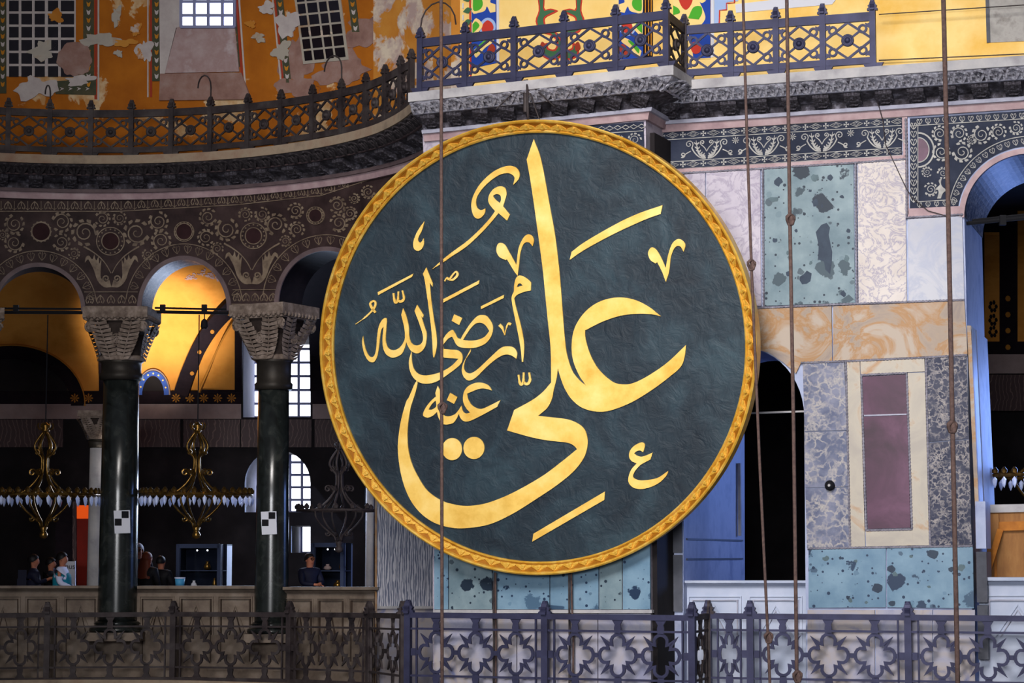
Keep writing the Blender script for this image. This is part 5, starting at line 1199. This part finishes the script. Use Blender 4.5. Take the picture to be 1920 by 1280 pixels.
# ================================================================ painted upper walls
def pp(S, name, m, pts, parent, o=.012, o0=0.0):
    b = MB(); b.poly(S, pts, o0, o); return b.build(name, K[m], parent)
WL, WR_ = wall_upper_left, wall_upper_right
pp(EU, 'painted_lattice', 'pwhite', [(11, -60), (142, -60), (142, 143), (11, 143)], WL)
for i, (xa, xb) in enumerate(((17, 35), (40, 60), (65, 84), (90, 109), (114, 139))):
    for j in range(-2, 6):
        y = 1 + j * 24.6; pp(EU, 'painted_pane', 'pdark', [(xa, y), (xb, y), (xb, y + 20), (xa, y + 20)], WL, .02, .012)
def blob(S, name, m, cx, cy, rx, ry, seed, parent, o=.03, n=14, j=.35, o0=.0):
    rnd = random.Random(seed); ph = [rnd.uniform(0, 6.28) for _ in range(6)]; n = 34; g = [1 + j * (.45 * math.sin(2 * t + ph[0]) + .35 * math.sin(3 * t + ph[1]) + .3 * math.sin(5 * t + ph[2]) + .22 * math.sin(9 * t + ph[3])) + rnd.uniform(-.06, .06) for t in [6.283 * k / n for k in range(n)]]
    pts = [(cx + rx * g[k] * math.cos(6.283 * k / n), cy + ry * g[k] * math.sin(6.283 * k / n)) for k in range(n)]
    return pp(S, name, m, pts, parent, o, o0)
blob(EU, 'bare_patch', 'bare', 140, 110, 32, 33, 1, WL, .034, 14, .06)
for k, (x, y, rx, ry) in enumerate(((80, 95, 24, 16), (105, 30, 15, 10), (68, 165, 34, 22), (190, 75, 32, 14), (235, 80, 20, 7), (150, 150, 26, 9), (218, 30, 8, 18), (255, 55, 9, 12), (272, 95, 13, 22), (222, 100, 7, 7), (262, 102, 6, 9), (540, 45, 20, 26), (528, 95, 16, 16), (600, 62, 20, 6), (500, 15, 16, 10), (485, 70, 12, 8), (470, 45, 8, 8))):
    blob(EU, 'flaked_plaster_patch', ('cream', 'orangeb', 'pwhite')[k % 3], x, y, rx, ry, k + 5, WL, .022 + .001 * k, 18, .5)
for k, (x, y, rx, ry) in enumerate(((560, 110, 30, 45), (690, 60, 40, 30), (640, 130, 50, 28), (560, 165, 40, 20), (720, 45, 24, 20))):
    blob(EU, 'bare_patch', 'bare', x, y, rx, ry, k + 40, WL, .012 + .001 * k, 18, .4)
def floral(x0, x1, y0, y1, sk=0.0):
    def xx(x, y): return x + sk * (y - y1)
    pp(EU, 'floral_band', 'pgreen', [(xx(x0, y0), y0), (xx(x1, y0), y0), (xx(x1, y1), y1), (xx(x0, y1), y1)], WL, .015)
    xm = (x0 + x1) / 2
    for k in range(int((y1 - y0) / 15)):
        y = y0 + 8 + k * 15; c_ = xx(xm, y); pp(EU, 'painted_bud', 'pwhite' if k % 2 else 'pgold', [(c_ - 4, y - 5), (c_, y - 2), (c_ + 4, y - 5), (c_ + 2.5, y + 3), (c_, y + 5), (c_ - 2.5, y + 3)], WL, .022, .015)
def stripe(m, x0, x1, y0, y1, sk=0.0): pp(EU, 'painted_stripe', m, [(x0 + sk * (y0 - y1), y0), (x1 + sk * (y0 - y1), y0), (x1, y1), (x0, y1)], WL, .014)
floral(-2, 12, -60, 175); floral(156, 176, -60, 165); stripe('pred', 177, 182, -60, 186); stripe('pwhite', 183, 186, -60, 188)
stripe('pred', 281, 285, -60, 182); floral(285, 302, -60, 152); stripe('pwhite', 276, 278.5, -60, 182)
floral(437, 450, -60, 125, .07); stripe('pred', 452, 456, -60, 150, .07); stripe('pwhite', 458, 461, -60, 160, .07)
stripe('pwhite', 525, 527.5, -60, 150, .1); stripe('pred', 529, 532, -60, 150, .1); floral(533, 546, -60, 155, .1); floral(660, 674, -60, 60, .12)
pp(EU, 'floral_border', 'pgreen', [(104, 152), (180, 148), (180, 178), (104, 176)], WL, .016)
for k in range(4): pp(EU, 'painted_bud', 'pwhite', [(112 + k * 16, 163), (120 + k * 16, 166), (112 + k * 16, 170), (115 + k * 16, 166)], WL, .024, .016)
# real window with sloping sill in the painted wall
pp(EU, 'window_sill_slope', 'bare', [(300, 138), (452, 136), (470, 186), (298, 188)], WL, .05)
pp(EU, 'window_sill_slope', 'reveal', [(332, 50), (440, 47), (448, 134), (309, 137)], WL, .04)
pp(EU, 'window_reveal_side', 'pwhite', [(298, -60), (338, -60), (338, 50), (330, 52), (309, 137), (300, 150)], WL, .045)
wn = struct(pp(EU, 'window_5', 'glass', [(338, -60), (438, -60), (440, 48), (338, 50)], None, .03)); tag(wn, 'bright daylit window with thick muntins above the sloping sill of the orange wall', 'window')
for x in (339, 364, 390, 416.5, 439):
    b = MB(); b.rect(EU, x - 2.6, -60, x + 2.6, 50, .03, .07); b.build('muntin', K['muntin'], wn)
for y in (-46, -22, 2.5, 28.5, 50):
    b = MB(); b.rect(EU, 338, y - 2.6, 440, y + 2.6, .03, .072); b.build('muntin', K['muntin'], wn)
# second painted window
def sk2(x, y): return (x + (y - 105) * .135 + (x - 610) * 0, y + (x - 610) * -.10)
pp(EU, 'painted_lattice', 'cream', [sk2(567, -40), sk2(652, -40), sk2(652, 116), sk2(567, 116)], WL, .028)
for i, (xa, xb) in enumerate(((571, 585), (589, 607), (611, 625), (629, 647))):
    for j in range(-1, 6):
        y = -18 + j * 22; pp(EU, 'painted_pane', 'pdark' if j < 3 else 'gband', [sk2(xa, y), sk2(xb, y), sk2(xb, y + 18), sk2(xa, y + 18)], WL, .036, .028)
# paler peeled stretch next to the pier
b = MB(); b.sheet(EU, frange(700, 850, 10), -60, lambda x: 300 - (x - 700) * .6, .02); b.build('faded_plaster', K['orangeb'], WL)
b = MB(); b.rect(UW, 846, -60, 862, 200, 0, .015); b.build('faded_plaster', K['orangeb'], WR_)
def up(name, m, pts, o=.012, o0=0.0): return pp(UW, name, m, pts, WR_, o, o0)
for y in (-22, 0, 22, 44, 66): up('painted_leaf', 'pdgr', crom([(868, y, 1), (876, y - 8), (884, y - 6, 1), (878, y + 3)], 3), .02); up('painted_cross', 'paper', [(867, y + 6), (869, y + 6), (869, y + 16), (867, y + 16)], .022)
up('painted_line', 'pred2', [(879, -60), (882, -60), (884, 150), (881, 150)])
up('painted_band', 'pblue', [(884, -60), (930, -60), (931, 118), (884, 128)])
up('painted_band', 'paper', [(931, -60), (935, -60), (936, 116), (931, 118)])
def band(x0, dx, sg=1):
    Q = lambda x, y: (x0 + sg * x * dx, y)
    P_ = lambda nm, m, pts, o: up(nm, m, crom([Q(*p[:2]) + tuple(p[2:]) for p in pts], 3), o, .0)
    P_('painted_scroll', 'pyel', [(0, -20, 1), (0, 22), (12, 24), (24, 20), (28, 12), (34, 24, 1), (44, 22, 1), (44, 8, 1), (34, 4), (36, -6), (28, -20, 1)], .018)
    P_('painted_leaf', 'pgr', [(2, -6, 1), (2, 18), (10, 20), (18, 14), (20, 4), (14, -8)], .024)
    P_('painted_rosette', 'plblue', [(14, 56), (18, 40), (30, 33), (42, 40), (44, 54), (36, 66), (22, 66)], .018)
    P_('painted_rosette', 'pred2', [(18, 54), (22, 43), (30, 38), (38, 44), (40, 54), (32, 62), (22, 62)], .024)
    P_('painted_scroll', 'pyel', [(0, 44, 1), (8, 34), (20, 46), (12, 60), (0, 70, 1)], .028)
    P_('painted_leaf', 'pgr', [(1, 46, 1), (7, 40), (14, 48), (6, 58), (1, 62, 1)], .032)
    P_('painted_leaf', 'pyel', [(2, 96, 1), (20, 78), (36, 70), (40, 78), (24, 90), (8, 108)], .022)
    P_('painted_leaf', 'pgr', [(6, 92, 1), (20, 78), (28, 76), (18, 88), (8, 100)], .028)
    P_('painted_drop', 'pred', [(30, 90), (38, 82), (44, 92), (36, 104), (28, 102)], .022)
band(885, 1.0)
up('painted_band', 'pblue', [(1160, -60), (1206, -60), (1206, 108), (1160, 112)]); band(1205, 1.0, -1)
up('painted_band', 'gband', [(1206, -60), (1224, -60), (1224, 106), (1206, 108)])
for x in (1209, 1215, 1220): up('painted_line', 'pgold', [(x, -60), (x + 2, -60), (x + 2, 104), (x, 104)], .018, .012)
up('painted_band', 'pyel', [(1262, -60), (1332, -60), (1332, 110), (1262, 114)])
up('painted_band', 'pblue', crom([(1332, -60, 1), (1320, -40), (1316, -5), (1324, 0), (1316, 6), (1312, 4), (1320, 22), (1322, 36), (1310, 50), (1290, 56), (1296, 80), (1300, 110, 1), (1332, 108, 1)], 3), .018)
up('painted_band', 'paper', [(1333, -60), (1338, -60), (1339, 106), (1333, 108)])
up('painted_drop', 'pred2', crom([(1270, -30), (1298, -30), (1298, 2), (1286, 18), (1274, 4)], 4), .022)
up('painted_leaf', 'pgr', crom([(1290, 34, 1), (1300, 14), (1314, 12), (1316, 24), (1310, 36, 1)], 4), .024)
up('painted_leaf', 'pgr', crom([(1262, 10, 1), (1272, 16), (1274, 24), (1262, 28, 1)], 4), .024)
up('painted_rosette', 'pred2', crom([(1294, 84), (1304, 78), (1314, 84), (1312, 98), (1300, 100)], 3), .026)
up('painted_field', 'plblue', [(1339, -60), (1384, -60), (1384, 2), (1364, 4), (1364, 18), (1350, 20), (1350, 50), (1339, 50)], .014)
b = MB(); b.strip(UW, [(1377, -60), (1377, 5), (1362, 6), (1362, 18), (1349, 19), (1348, 60)], 2.2, 0, .024); b.build('painted_line', K['pred2'], WR_)
up('whitewashed_band', 'paper', [(1378, 8), (1530, -10), (1570, -40), (1600, -40), (1560, 8), (1380, 24)], .014)
# central flourish: green ribbon with red outline
for sg in (-1, 1):
    X = lambda x, y: (1050 + sg * x, y)
    o_ = [(24, -40, 1), (44, -40, 1), (42, -5), (40, 20), (46, 40), (36, 60), (18, 66), (6, 78), (10, 92), (22, 90), (24, 80), (34, 88), (34, 104), (18, 112), (0, 108), (-4, 90), (0, 70), (14, 54), (26, 48), (28, 34), (14, 26), (4, 20), (18, 16), (30, 14)]
    up('painted_flourish', 'pred2', crom([X(*p[:2]) + tuple(p[2:]) for p in o_], 3), .016)
    cx_, cy_ = 22, 45
    o2 = [(26, -40, 1), (41, -40, 1), (39.5, -5), (37.5, 20), (43, 40), (34, 57), (17, 63), (3, 77), (8, 95), (24, 93), (26, 85), (31, 90), (31, 102), (18, 109), (2, 105), (-1, 90), (2, 72), (16, 56.5), (28.5, 50), (31, 33), (18, 24.5), (10, 20.5), (20, 18.5), (32, 16)]
    up('painted_flourish', 'pdgr', crom([X(*p[:2]) + tuple(p[2:]) for p in o2], 3), .024)
    up('painted_drop', 'pred', crom([X(*p) for p in ((28, 84), (34, 78), (38, 90), (30, 96))], 3), .028)
up('painted_patch', 'greypatch', [(1846, -60), (1985, -60), (1985, 74), (1850, 80)], .016)
up('patch_edge', 'darkpil', [(1846, -60), (1853, -60), (1857, 79), (1850, 80)], .03)
# ================================================================ people in the gallery
def skinmesh(name, verts, edges, radii, m, parent, root=0, sub=1):
    base = ORG[parent.name]; me = bpy.data.meshes.new(name); me.from_pydata([v - base for v in verts], edges, []); me.update(); me.materials.append(m)
    o = bpy.data.objects.new(name, me); COL.objects.link(o); o.parent = parent; ORG[o.name] = base
    md = o.modifiers.new('Skin', 'SKIN'); md.use_smooth_shade = True
    sv = me.skin_vertices[0].data if me.skin_vertices else None
    if sv is None: return o
    for i, r in enumerate(radii):
        sv[i].radius = (r, r) if not hasattr(r, '__len__') else r; sv[i].use_root = (i == root)
    s2 = o.modifiers.new('Sub', 'SUBSURF'); s2.levels = sub; s2.render_levels = sub
    return o
def person(px, Y, top_y, face, label, hair, upper, lower, armL, armR, long_hair=False, vest=None, extra=None, look=0.0):
    d = ray(px, 1040); c = CAM + d * (Y / d.y); hgt = 1.65 - (top_y - 1040) / F * Y; k = hgt / 1.74; base = V((c.x, c.y, 0))
    f = V((math.cos(face), math.sin(face), 0)); s = V((-f.y, f.x, 0))     # s = left side
    def J(x, y, z): return base + f * x * k + s * y * k + UPZ * z * k
    t = thing('person', base, label, 'person')
    Vs, Es, Rs = [], [], []
    def add(p, r, par=None):
        Vs.append(p); Rs.append(r * k); i = len(Vs) - 1
        if par is not None: Es.append((par, i))
        return i
    pel = add(J(0, 0, .95), .11); ch = add(J(.0, 0, 1.15), .10, pel); sh = add(J(-.01, 0, 1.35), .085, ch); nk = add(J(0, 0, 1.475), .05, sh)
    hd = add(J(.02 + look * .02, 0, 1.565), .088, nk); ht = add(J(.01, 0, 1.645), .102, hd); add(J(.0, 0, 1.70), .06, ht)
    nose = add(J(.115, 0, 1.585), .018, hd)
    for sg in (1, -1):
        h = add(J(0, sg * .09, .9), .095, pel); kn = add(J(.02, sg * .1, .5), .062, h); an = add(J(-.01, sg * .1, .09), .042, kn); add(J(.13, sg * .11, .04), .035, an)
    hands = []
    for sg, arm in ((1, armL), (-1, armR)):
        so = add(J(-.01, sg * .17, 1.35), .045, sh); el = add(J(*arm[0]), .036, so); wr = add(J(*arm[1]), .03, el)
        dv = (V(arm[1]) - V(arm[0])).normalized(); pm = V(arm[1]) + dv * .075; pa = add(J(*pm), .034, wr)
        lat = V((0, 0, 1)).cross(dv); lat = lat.normalized() if lat.length > .1 else V((1, 0, 0)); dn = dv.cross(lat)
        for q in range(4):
            o = lat * (-.03 + .02 * q); ln = (.07, .085, .08, .062)[q]
            a_ = add(J(*(pm + o + dv * .035)), .0095, pa); e_ = add(J(*(pm + o * 1.1 + dv * (.035 + ln * .6) - dn * .01)), .0085, a_); add(J(*(pm + o * 1.1 + dv * (.03 + ln * .85) - dn * .035)), .007, e_)
        a_ = add(J(*(pm - lat * .045 + dv * -.01)), .011, pa); add(J(*(pm - lat * .06 + dv * .035 - dn * .015)), .009, a_)
    skinmesh('body', Vs, Es, Rs, K['skin'], t, pel)
    # clothes
    V2, E2, R2 = [], [], []
    def a2(p, r, par=None):
        V2.append(p); R2.append(r * k); i = len(V2) - 1
        if par is not None: E2.append((par, i))
        return i
    p0 = a2(J(0, 0, .86), .165); p1 = a2(J(0, 0, 1.02), .165, p0); p2 = a2(J(0, 0, 1.2), .185, p1); p3 = a2(J(-.01, 0, 1.36), .175, p2); a2(J(-.005, 0, 1.46), .075, p3)
    for sg, arm in ((1, armL), (-1, armR)):
        so = a2(J(-.01, sg * .20, 1.36), .105, p3); el = a2(J(*arm[0]), .066, so); a2(J(*(V(arm[0]).lerp(V(arm[1]), .92))), .05, el)
    skinmesh('jacket', V2, E2, R2, K[upper], t, p0)
    if vest:
        V3 = [J(0, 0, .86), J(0, 0, 1.05), J(0, 0, 1.22), J(-.01, 0, 1.36)]; skinmesh('vest', V3, [(0, 1), (1, 2), (2, 3)], [.215 * k, .215 * k, .225 * k, .20 * k], K[vest], t)
    V4 = [J(0, 0, .95), J(0, .09, .88), J(.02, .1, .5), J(-.01, .1, .1), J(0, -.09, .88), J(.02, -.1, .5), J(-.01, -.1, .1)]
    skinmesh('trousers', V4, [(0, 1), (1, 2), (2, 3), (0, 4), (4, 5), (5, 6)], [r * k for r in (.15, .115, .085, .07, .115, .085, .07)], K[lower], t)
    # hair: cap over crown and back of the head
    hb = MB(); n_, m_ = 16, 9; vs = []; hc = J(-.014, 0, 1.635)
    for i in range(m_ + 1):
        a = math.pi * .62 * i / m_
        for q in range(n_):
            th = 6.28318 * q / n_; front = max(0, math.cos(th)); aa = a * (1 - .42 * front)
            r = .128 * k * (1 + .03 * math.sin(5 * th)); vs.append(hc + (f * math.cos(th) * math.sin(aa) * r + s * math.sin(th) * math.sin(aa) * r * .84 + UPZ * math.cos(aa) * r * 1.0))
    hb.add(vs, [(i * n_ + q, (i + 1) * n_ + q, (i + 1) * n_ + (q + 1) % n_, i * n_ + (q + 1) % n_) for i in range(m_) for q in range(n_)])
    if long_hair:
        L = []; 
        for j in range(8):
            z = 1.62 - .06 * j; wd = .105 + .012 * j - .012 * max(0, j - 5)
            L.append([J(-.05 - .012 * j + .03 * math.cos(u * 3.14), math.sin((u - .5) * 3.0) * wd, z - .01 * math.sin(u * 17)) - f * (.07 * k * math.cos((u - .5) * 3.0)) for u in [q / 8 for q in range(9)]])
        hb.add([p for r_ in L for p in r_], [(j * 9 + q, j * 9 + q + 1, (j + 1) * 9 + q + 1, (j + 1) * 9 + q) for j in range(7) for q in range(8)])
    hb.build('hair', K[hair], t, True)
    for sg in (1, -1):
        e = MB(); e.ball(J(.092, sg * .034, 1.62), .011 * k, n=8, m=6); e.build('eye', K['black'], t)
        e = MB(); e.ball(J(.0, sg * .09, 1.60), .024 * k, (.6, .5, 1.2), 8, 6); e.build('ear', K['skin'], t)
    e = MB(); e.box(J(.088, 0, 1.535), f * .008 * k, s * .024 * k, UPZ * .008 * k); e.build('mouth', K['redpanel'], t)
    if extra: extra(t, J, f, s, k)
    return t
def backpack(t, J, f, s, k):
    b = MB(); b.box(J(-.24, 0, 1.0), f * .09 * k, s * .15 * k, UPZ * .42 * k); b.box(J(-.32, 0, 1.03), f * .03 * k, s * .11 * k, UPZ * .2 * k); b.build('backpack', K['navy'], t)
def camera_held(t, J, f, s, k):
    b = MB(); b.box(J(.30, .02, 1.50), f * .02 * k, s * .07 * k, UPZ * .06 * k); b.build('phone', K['black'], t)
R_ = math.radians
person(64, 46.0, 1040, R_(12), 'dark haired person in a dark jacket with a backpack beside the left parapet', 'hairb', 'navy', 'blackc', [(.10, .26, 1.14), (.30, .20, 1.20)], [(.10, -.26, 1.14), (.30, -.16, 1.22)], extra=backpack)
person(96, 46.9, 1046, R_(-10), 'person in black raising a hand to the face behind the teal vest', 'hairb', 'blackc', 'blackc', [(.16, .22, 1.22), (.26, .08, 1.46)], [(.16, -.22, 1.22), (.26, -.06, 1.46)], extra=camera_held)
person(117, 45.6, 1036, R_(-4), 'person in a teal vest over white sleeves looking sideways', 'hairb', 'whitec', 'navy', [(.02, .26, 1.12), (.26, .16, .98)], [(.02, -.27, 1.12), (.28, -.16, 1.0)], vest='teal')
person(259, 47.2, 1020, R_(-80), 'grey haired person half hidden behind the green column', 'hairg', 'navy', 'navy', [(.05, .26, 1.12), (.18, .2, .92)], [(.05, -.26, 1.12), (.18, -.2, .92)])
person(276, 46.0, 1036, R_(60), 'person with long auburn hair and black top seen from behind', 'hairr', 'blackc', 'blackc', [(.05, .25, 1.12), (.2, .18, 1.0)], [(.05, -.25, 1.12), (.2, -.18, 1.0)], True)
person(302, 46.6, 1043, R_(70), 'short haired person in black turned away beside the auburn haired person', 'hairb', 'blackc', 'blackc', [(.04, .26, 1.12), (.22, .2, 1.0)], [(.04, -.27, 1.12), (.22, -.22, .98)])
person(581, 45.4, 1038, R_(-52), 'person in dark clothes looking down at the hands before a display case', 'hairb', 'navy', 'navy', [(.10, .25, 1.12), (.32, .06, 1.12)], [(.10, -.25, 1.12), (.32, -.05, 1.10)], look=1.0)
# ================================================================ display cases and small furniture
def gp(px, Y, z): d = ray(px, 1040); p = CAM + d * (Y / d.y); return V((p.x, p.y, z))
def case(x0, x1, x2, Y0, Y1, Y2, ytop, label, items):
    p0, p1, p2 = gp(x0, Y0, 0), gp(x1, Y1, 0), gp(x2, Y2, 0); zt = 1.65 - (ytop - 1040) / F * Y0; p3 = p0 + (p2 - p1)
    t = thing('display_case', p0, label, 'display case')
    b = MB(); b.add([p1, p2, p2 + UPZ * zt, p1 + UPZ * zt], [(0, 1, 2, 3)]); b.build('side_panel', K['cabside'], t)
    b = MB(); b.add([p0, p3, p3 + UPZ * zt, p0 + UPZ * zt, p2, p2 + UPZ * zt], [(0, 1, 2, 3), (1, 4, 5, 2)]); b.build('back_panel', K['cabinet'], t)
    b = MB(); b.add([p + UPZ * z for z in (zt - .03, zt) for p in (p0, p1, p2, p3)], [(0, 1, 2, 3), (7, 6, 5, 4), (0, 4, 5, 1), (1, 5, 6, 2), (2, 6, 7, 3), (3, 7, 4, 0)]); b.build('top', K['cabinet'], t)
    n = (p1 - p0).cross(UPZ).normalized(); n = n if n.y < 0 else -n
    for a, c_, w_ in ((p0, p0 + UPZ * zt, .08), (p1, p1 + UPZ * zt, .08)):
        b = MB(); b.bar(a + n * .01, c_ + n * .01, w_, .06, n); b.build('frame_post', K['cabinet'], t)
    b = MB(); b.bar(p0 + UPZ * (zt - .04) + n * .01, p1 + UPZ * (zt - .04) + n * .01, .09, .06, n); b.build('frame_rail', K['cabinet'], t)
    b = MB(); b.add([p0 - n * .35 + UPZ * .1, p1 - n * .35 + UPZ * .1, p1 - n * .35 + UPZ * zt, p0 - n * .35 + UPZ * zt], [(0, 1, 2, 3)]); b.build('glass_back', K['cabglass'], t)
    for zz in (.95, 1.32):
        b = MB(); b.bar(p0 - n * .18 + UPZ * zz, p1 - n * .18 + UPZ * zz, .02, .34, n); b.build('shelf', K['cabinet'], t)
    for u in (.4, .65):
        b = MB(); b.ball(p0.lerp(p1, u) - n * .1 + UPZ * (zt - .13), .018, n=8, m=6); b.build('spot_bulb', K['glass'], t)
    for i, (u, zz, m, r, h) in enumerate(items):
        p = p0.lerp(p1, u) - n * .16 + UPZ * zz; b = MB(); b.lathe(p, [(r * .6, 0), (r, h * .25), (r * .8, h * .55), (r * .35, h * .8), (r * .45, h)], 12)
        o = b.build('displayed_vessel', K[m], None, True); tag(o, '%s vessel standing in the case %s' % (['small pale', 'brass', 'round brass', 'low tan'][i % 4], 'behind the blue basket' if x0 < 500 else 'behind the person in dark clothes'), 'vessel')
case(335, 412, 435, 47.6, 47.3, 48.6, 1020, 'glass display case with a pale side panel behind the blue basket', [(.3, .97, 'paper', .07, .14), (.62, 1.34, 'brass', .08, .18), (.8, .97, "brass", .05, .2)])
case(588, 643, 661, 46.9, 46.6, 47.8, 1018, 'glass display case with a pale side panel behind the person in dark clothes', [(.35, 1.34, 'gpink', .09, .12), (.85, 1.34, 'brass', .07, .2), (.7, .97, 'brass', .1, .16)])
t = thing('blue_basket', gp(337, 45.3, 1.0), 'small pale blue basket on the parapet between the two green columns', 'basket')
zb = 1.02; p = gp(338, 44.4, zb)
b = MB(); b.lathe(p, [(.085, 0), (.10, .17), (.092, .17), (.08, .02)], 14); b.build('body', K['bluebox'], t, True)
b = MB(); b.lathe(p, [(.105, .165), (.108, .19), (.09, .19)], 14); b.build('rim', K['whitec'], t, True)
# lit orange doorway with red frame, and a notice board
GD = Plane(150, 49.5, 0)
t = thing('lit_doorway', GD(150, 1175, 0), 'glowing orange doorway panel with dark red frame behind the slim pale column', 'doorway')
b = MB(); b.rect(GD, 143, 947, 172, 972, 0, .05); b.build('lit_panel', K['orangelit'], t)
b = MB(); b.rect(GD, 143, 972, 172, 1178, 0, .04); b.build('red_panel', K['redpanel'], t)
b = MB(); b.rect(GD, 136, 940, 143, 1178, 0, .12); b.build('door_frame', K['gstripe'], t)
b = MB(); b.rect(GD, 104, 950, 136, 1178, -.05, .03); b.build('door_leaf', K['gband'], t)
GS = Plane(132, 48.2, 0); t = thing('notice_board', GS(131, 1190), 'pale notice board with dark lettering beside the teal vest', 'sign')
b = MB(); b.rect(GS, 122, 1052, 141, 1110, -.03, 0); b.build('board', K['paper'], t)
for x in (122, 140): b = MB(); b.rect(GS, x, 1051, x + 1.2, 1190, -.04, .015); b.build('board_frame', K['whitec'], t)
cu = bpy.data.curves.new('lettering', 'FONT'); cu.body = 'nus'; cu.size = .16; tmp = bpy.data.objects.new('lettering', cu); COL.objects.link(tmp); bpy.context.view_layer.update()
me = bpy.data.meshes.new_from_object(tmp.evaluated_get(bpy.context.evaluated_depsgraph_get())); bpy.data.objects.remove(tmp); me.materials.clear(); me.materials.append(K['black'])
lo = inst(me, 'lettering', frame(GS(121.5, 1066, .012), V((1, 0, 0)), UPZ, V((0, -1, 0))), t)
# plywood boarding at the right
t = thing('plywood_boarding', R(1880, 1083, -.7), 'raw brown plywood boarding propped with battens behind the white parapet', 'boarding')
RP = Plane(1860, 37.4, 18)
for nm, m, pts, o0, o1 in (('sheet', 'wood', [(1848, 958), (1990, 955), (1990, 1090), (1852, 1090)], -.04, 0), ('sheet_edge', 'ledge', [(1844, 946), (1990, 943), (1990, 958), (1846, 961)], -.05, .05),
                           ('batten', 'woodb', [(1872, 978), (1990, 975), (1990, 992), (1872, 995)], 0, .08), ('batten', 'wood', [(1861, 964), (1872, 963), (1875, 1000), (1864, 1040)], 0, .08), ('batten', 'woodb', [(1863, 1040), (1868, 1040), (1869, 1086), (1864, 1086)], 0, .06)):
    b = MB(); b.poly(RP, pts, o0, o1); b.build(nm, K[m], t)
b = MB(); b.bar(RP(1876, 992, .08), RP(1850, 1078, .55), .10, .06, RP.n); b.build('brace', K['woodb'], t)
# ================================================================ daylight entering the gallery through its windows, and added lamps
area('gallery_window_light', G(520, 705, .15), G(520, 760, 6), 1.4, 1.8, 130, (.62, .74, 1.0))
area('gallery_low_window_light', G(520, 905, .15), G(500, 960, 6), 1.4, 1.3, 110, (.55, .68, 1.0))
area('gallery_side_window_light', (13.5, 47.5, 4.2), (3.4, 40.0, 3.2), 3.0, 3.0, 210, (.22, .38, 1.0), 110)
area('gallery_right_window_light', (14.6, 39.5, 4.5), (8.0, 38.3, 4.0), 2.0, 3.0, 90, (.36, .52, 1.0), 110)
l = bpy.data.lights.new('gallery_vault_fill', 'SPOT'); l.energy = 6500; l.color = (1.0, .9, .78); l.spot_size = math.radians(32); l.spot_blend = .8; l.shadow_soft_size = .6  # unseen mid-air spot added to brighten the golden vault
o = bpy.data.objects.new('gallery_vault_fill', l); COL.objects.link(o); o.location = gp(250, 46.2, 2.4); o.rotation_euler = (VA(296, 596) - o.location).to_track_quat('-Z', 'Y').to_euler()

area('gallery_case_fill', G(650, 930, .3), (-6.0, 47.5, 1.3), 1.6, 2.0, 230, (.6, .74, 1.0), 160)  # lamp added beside the window to brighten the display case's side
LBL = {'wall_left': ('dark brown inlaid exedra wall above the arcade', 'wall'), 'wall_center': ('pier wall of green marble slabs behind the roundel', 'wall'), 'wall_right': ('wall of coloured marble panels with a purple porphyry centre', 'wall'),
       'wall_upper_left': ('curved orange painted wall with flaking plaster and painted windows', 'wall'), 'wall_upper_right': ('yellow painted wall with colourful bands above the cornice', 'wall'), 'floor': ('gallery floor behind the arcade', 'floor'),
       'ceiling': ('flat dark ceiling above the gallery', 'ceiling'), 'ceiling_vault': ('golden painted tunnel vault inside the gallery', 'vault'), 'wall_back': ('dark marble outer wall of the gallery with windows', 'wall'),
       'wall_gallery_left': ('dark end wall of the gallery beyond the visitors', 'wall'), 'wall_gallery_right': ('dark end wall of the gallery beyond the plywood', 'wall'),
       'trim_1': ('dark carved cornice curving along the exedra', 'cornice'), 'trim_2': ('carved cornice jutting out above the roundel', 'cornice'), 'trim_3': ('short cornice return between the two straight cornices', 'cornice'), 'trim_4': ('pale carved cornice above the white acanthus frieze', 'cornice'),
       'trim_5': ('curved stone ledge under the grey brown lower railing', 'ledge'), 'trim_6': ('stone ledge under the star railing below the roundel', 'ledge'), 'trim_7': ('stone ledge under the star railing below the breccia', 'ledge')}
for n_, (l_, c_) in LBL.items(): tag(bpy.data.objects[n_], l_, c_)
